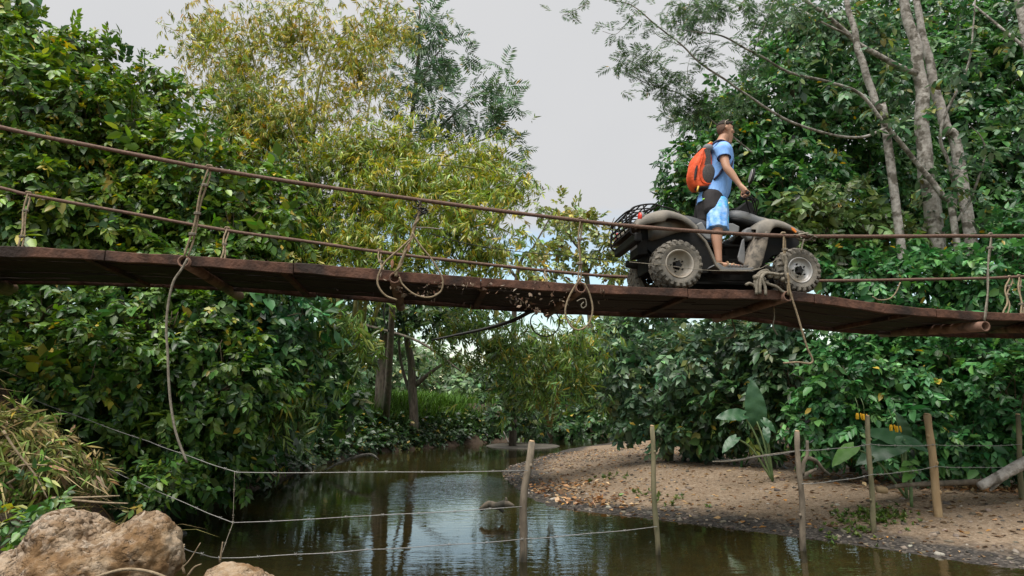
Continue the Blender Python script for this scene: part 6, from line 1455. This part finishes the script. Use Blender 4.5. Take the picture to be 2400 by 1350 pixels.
# forked branch tied beside the rough stake
pts = [[(1880, 1112), (1884, 1085), (1892, 1066), (1892, 1032)], [(1890, 1072), (1912, 1080), (1928, 1100), (1943, 1112)], [(1880, 1118), (1895, 1108), (1912, 1100)]]
b = at(1884, 1115, W_['c'][0].y + .1); root = empty('forked_branch', b, 0, label='forked dry branch beside the rough grey stake', cat='branch')
for i, pl in enumerate(pts): obj('limb', tube([Vector(p) - b for p in crv([at(x, y, W_['c'][0].y + .1 + .4*i*j/3) for j, (x, y) in enumerate(pl)], 5)], [.028, .018], 7), M['post'], root)
def wire(label, nodes, sag=.02, r=.0042, m='wire'):
    P = []
    for i in range(len(nodes) - 1):
        a, c = nodes[i], nodes[i+1]
        for q in np.linspace(0, 1, 9)[:-1]: P.append(a.lerp(c, q) + Vector((0, 0, -sag*4*q*(1-q) + .004*math.sin(q*40))))
    P.append(nodes[-1]); b = P[0].copy(); L = sum((P[i+1]-P[i]).length for i in range(len(P)-1))
    root = empty('fence_wire', b, 0, label=label, cat='wire', group='strands of the wire fence')
    obj('strand', tube([p - b for p in P], r, 5), M[m], root)
    bb = []; acc = 0
    for i in range(len(P) - 1):
        acc += (P[i+1]-P[i]).length
        if acc > .22:
            acc = 0; p = P[i] - b; bb.append(tube([p + Vector((-.012, 0, -.016)), p + Vector((.012, 0, .016))], r*.55, 4)); bb.append(tube([p + Vector((.012, 0, -.016)), p + Vector((-.012, 0, .016))], r*.55, 4))
    if bb: obj('barbs', join(*bb), M[m], root, kind='stuff')
def on(k, f, fw=.05): a, t = W_[k]; return a.lerp(t, f) + Vector((0, -fw, 0))
yN = 7.3
wire('top wire strung level across the stream to the crooked stake', [at(75, 935, 8.6), at(350, 1035, 7.9), at(556, 1107, yN), on('a', .76)], .01)
wire('middle wire sloping out of the left bank and bending level above the water', [at(195, 1068, 8.2), at(330, 1133, 7.8), at(546, 1225, yN), on('a', .46)], .01)
wire('bottom wire just over the water from the boulder to the notched stake', [at(210, 1210, 5.5), at(430, 1285, 6.0), at(515, 1308, 6.4), at(860, 1288, 6.8), on('a', .19), on('b', .22)], .01)
wire('upright wire tying the fence strands together over the water', [at(550, 1106, yN), at(546, 1225, yN - .1), at(516, 1308, 6.5)], 0, .0025, 'rope_grey')
wire('upper wire between the stakes on the gravel bar', [at(1690, 1078, 9.3), on('c', .84), on('d', .76), on('e', .72), on('f', .70)], .02, .004)
wire('lower wire between the stakes on the gravel bar', [on('c', .55), on('d', .50), on('e', .52), on('f', .48)], .02, .004)

# ------------------------------------------------------------------ driftwood and logs
def wood(name, label, px, d, rad, m='post', z=None, cat='driftwood', parts=()):
    P = [at(x, y, d + (i*.0)) if z is None else at_z(x, y, z) for i, (x, y) in enumerate(px)]; b = P[0].copy()
    root = empty(name, b, 0, label=label, cat=cat)
    obj('stem', tube([Vector(p) - b for p in crv(P, 5)], rad, 9), M[m], root)
    for (pl, rd) in parts: obj('side_branch', tube([Vector(p) - b for p in crv([at(x, y, d) for x, y in pl], 5)], rd, 7), M[m], root)
wood('fallen_log', 'thick pale log sloping down from the bank by the right edge stake', [(2460, 1055), (2390, 1090), (2340, 1118), (2296, 1140)], 9.9, [.085, .08, .075, .06], 'bark_pale', cat='log', parts=[([(2400, 1085), (2360, 1115), (2320, 1150)], [.035, .02])])
wood('fallen_pole', 'long grey pole lying along the thicket foot', [(2330, 1128), (2200, 1133), (2110, 1138), (2065, 1148)], 10.2, [.045, .04, .03, .02], 'post', cat='pole')
wood('fallen_pole', 'thin bare pole lying over the leaf litter in front of the elephant ears', [(1862, 1058), (1790, 1068), (1720, 1080), (1670, 1082)], 10.9, [.014, .016, .014, .01], 'rope_grey', cat='pole')
wood('driftwood_branch', 'pale curved branch lying at the left water edge', [(762, 1102), (800, 1083), (845, 1068), (872, 1066), (888, 1078)], 17.5, [.02, .035, .035, .02], 'bark_pale', cat='branch', parts=[([(845, 1068), (815, 1066), (805, 1062)], [.015, .008])])
wood('driftwood_snag', 'dark knotty snag poking out of the water beside the crooked stake', [(1125, 1195), (1145, 1182), (1165, 1186), (1185, 1180), (1205, 1186)], 10.6, [.03, .05, .055, .05, .02], 'post', cat='driftwood', parts=[([(1150, 1190), (1148, 1178), (1143, 1176)], [.03, .012]), ([(1180, 1190), (1186, 1172), (1184, 1166)], [.035, .015]), ([(1165, 1186), (1175, 1196), (1180, 1200)], [.03, .02])])
wood('leaning_stick', 'pale stick leaning out of the dark water by the mud flat', [(1192, 1038), (1184, 1020), (1178, 1008)], 26, [.03, .015], 'bark_pale', cat='stick')
wood('bank_stick', 'crooked dead branch leaning on the muddy left bank', [(600, 1130), (625, 1105), (655, 1120), (640, 1060)], 12.2, [.02, .018, .012, .008], 'rope', cat='branch')
wood('flat_board', 'short weathered board on the gravel beside the slim stake', [(2055, 1147), (2065, 1148), (2078, 1150)], 9.9, [.045, .05, .045], 'post_pale', cat='board')
# mud flat at the bend, wet stone in the water
g = at_z(1225, 1045, 0); o = obj('mud_flat', ball((0, 0, 0), (1.7, 2.6, .10), 26, 8), mat('mud', (.10, .085, .065), (.18, .16, .13), 3, .6, bump=.5), None, kind='structure', label='low grey mud flat in the bend of the stream'); o.location = (g.x, g.y, -.01)
VF = ball((0, 0, 0), (.55, .4, .22), 14, 10); g = at_z(1168, 1032, 0)
o = obj('wet_stone', VF, mat('wet_rock', (.02, .02, .022), (.05, .05, .05), 5, .3, bump=.4), None, label='dark wet stone in the stream beside the mud flat', cat='stone'); o.location = (g.x, g.y, .03)
VF = ball((0, 0, 0), (.16, .10, .06), 12, 8); g = at_z(410, 1252, 0)
o = obj('wet_stone', VF, mat('wet_rock2', (.02, .02, .022), (.05, .05, .05), 5, .3, bump=.4), None, label='dark stone lying in the water behind the boulder', cat='stone'); o.location = (g.x, g.y, .0)

# ------------------------------------------------------------------ dry leaves caught in cobweb under the deck edge
F = Foliage(); pos = []
for (x0, y0, x1, y1, sp, n_) in ((895, 655, 950, 672, 8, 30), (945, 688, 1030, 690, 8, 60), (1030, 668, 1110, 662, 5, 60), (1110, 670, 1180, 675, 6, 34), (1180, 680, 1235, 712, 10, 60), (1235, 716, 1290, 734, 7, 46), (1225, 680, 1330, 700, 14, 60), (1340, 665, 1420, 690, 12, 44), (1000, 672, 1045, 660, 6, 26)):
    for k in range(int(n_*.7)):
        t = r7.random(); v = r7.uniform(-.06, .25) if y0 < 700 else r7.uniform(.2, 1.2)
        pos.append(WB(BF(x0 + (x1-x0)*t + r7.normal(0, sp*.5), y0 + (y1-y0)*t + r7.normal(0, sp), min(v, -.05) if r7.random() < .6 else v)))
P = np.array([tuple(p) for p in pos]); n_ = len(P)
F.add(SPR['one'], P, frames(rdir(n_, r7), rdir(n_, r7)), r7.uniform(.025, .075, n_), [(3, (.22, .165, .12)), (2, (.34, .27, .21)), (2, (.15, .09, .06))], r7, cj=.03, gain=1.0)
F.build('leaf_debris', None, m='leaf_dull', kind='stuff', label='dry leaves caught in cobwebs along the deck edge')
# loose hanging dead leaves on the knotted hanger
for (x, y, lab) in ((958, 580, 'brown dead leaf hanging from the knotted hanger'), (919, 618, 'brown dead leaf standing on the deck edge by the pipe')):
    c = BF(x, y, -.1); V_, F_ = leaf_ovate(.18); o = obj('dead_leaf', ([(p[0]*.12, p[2]*.1, -p[1]*.12) for p in V_], [tuple(f) for f in F_]), M['fallen'] if 'fallen' in M else M.setdefault('fallen', mat('fallen', (.26, .12, .07), (.34, .18, .11), 9, .8)), None, label=lab, cat='leaf'); o.location = WB(c + Vector((0, 0, .06)))
print('TRIS foliage', STAT[0])
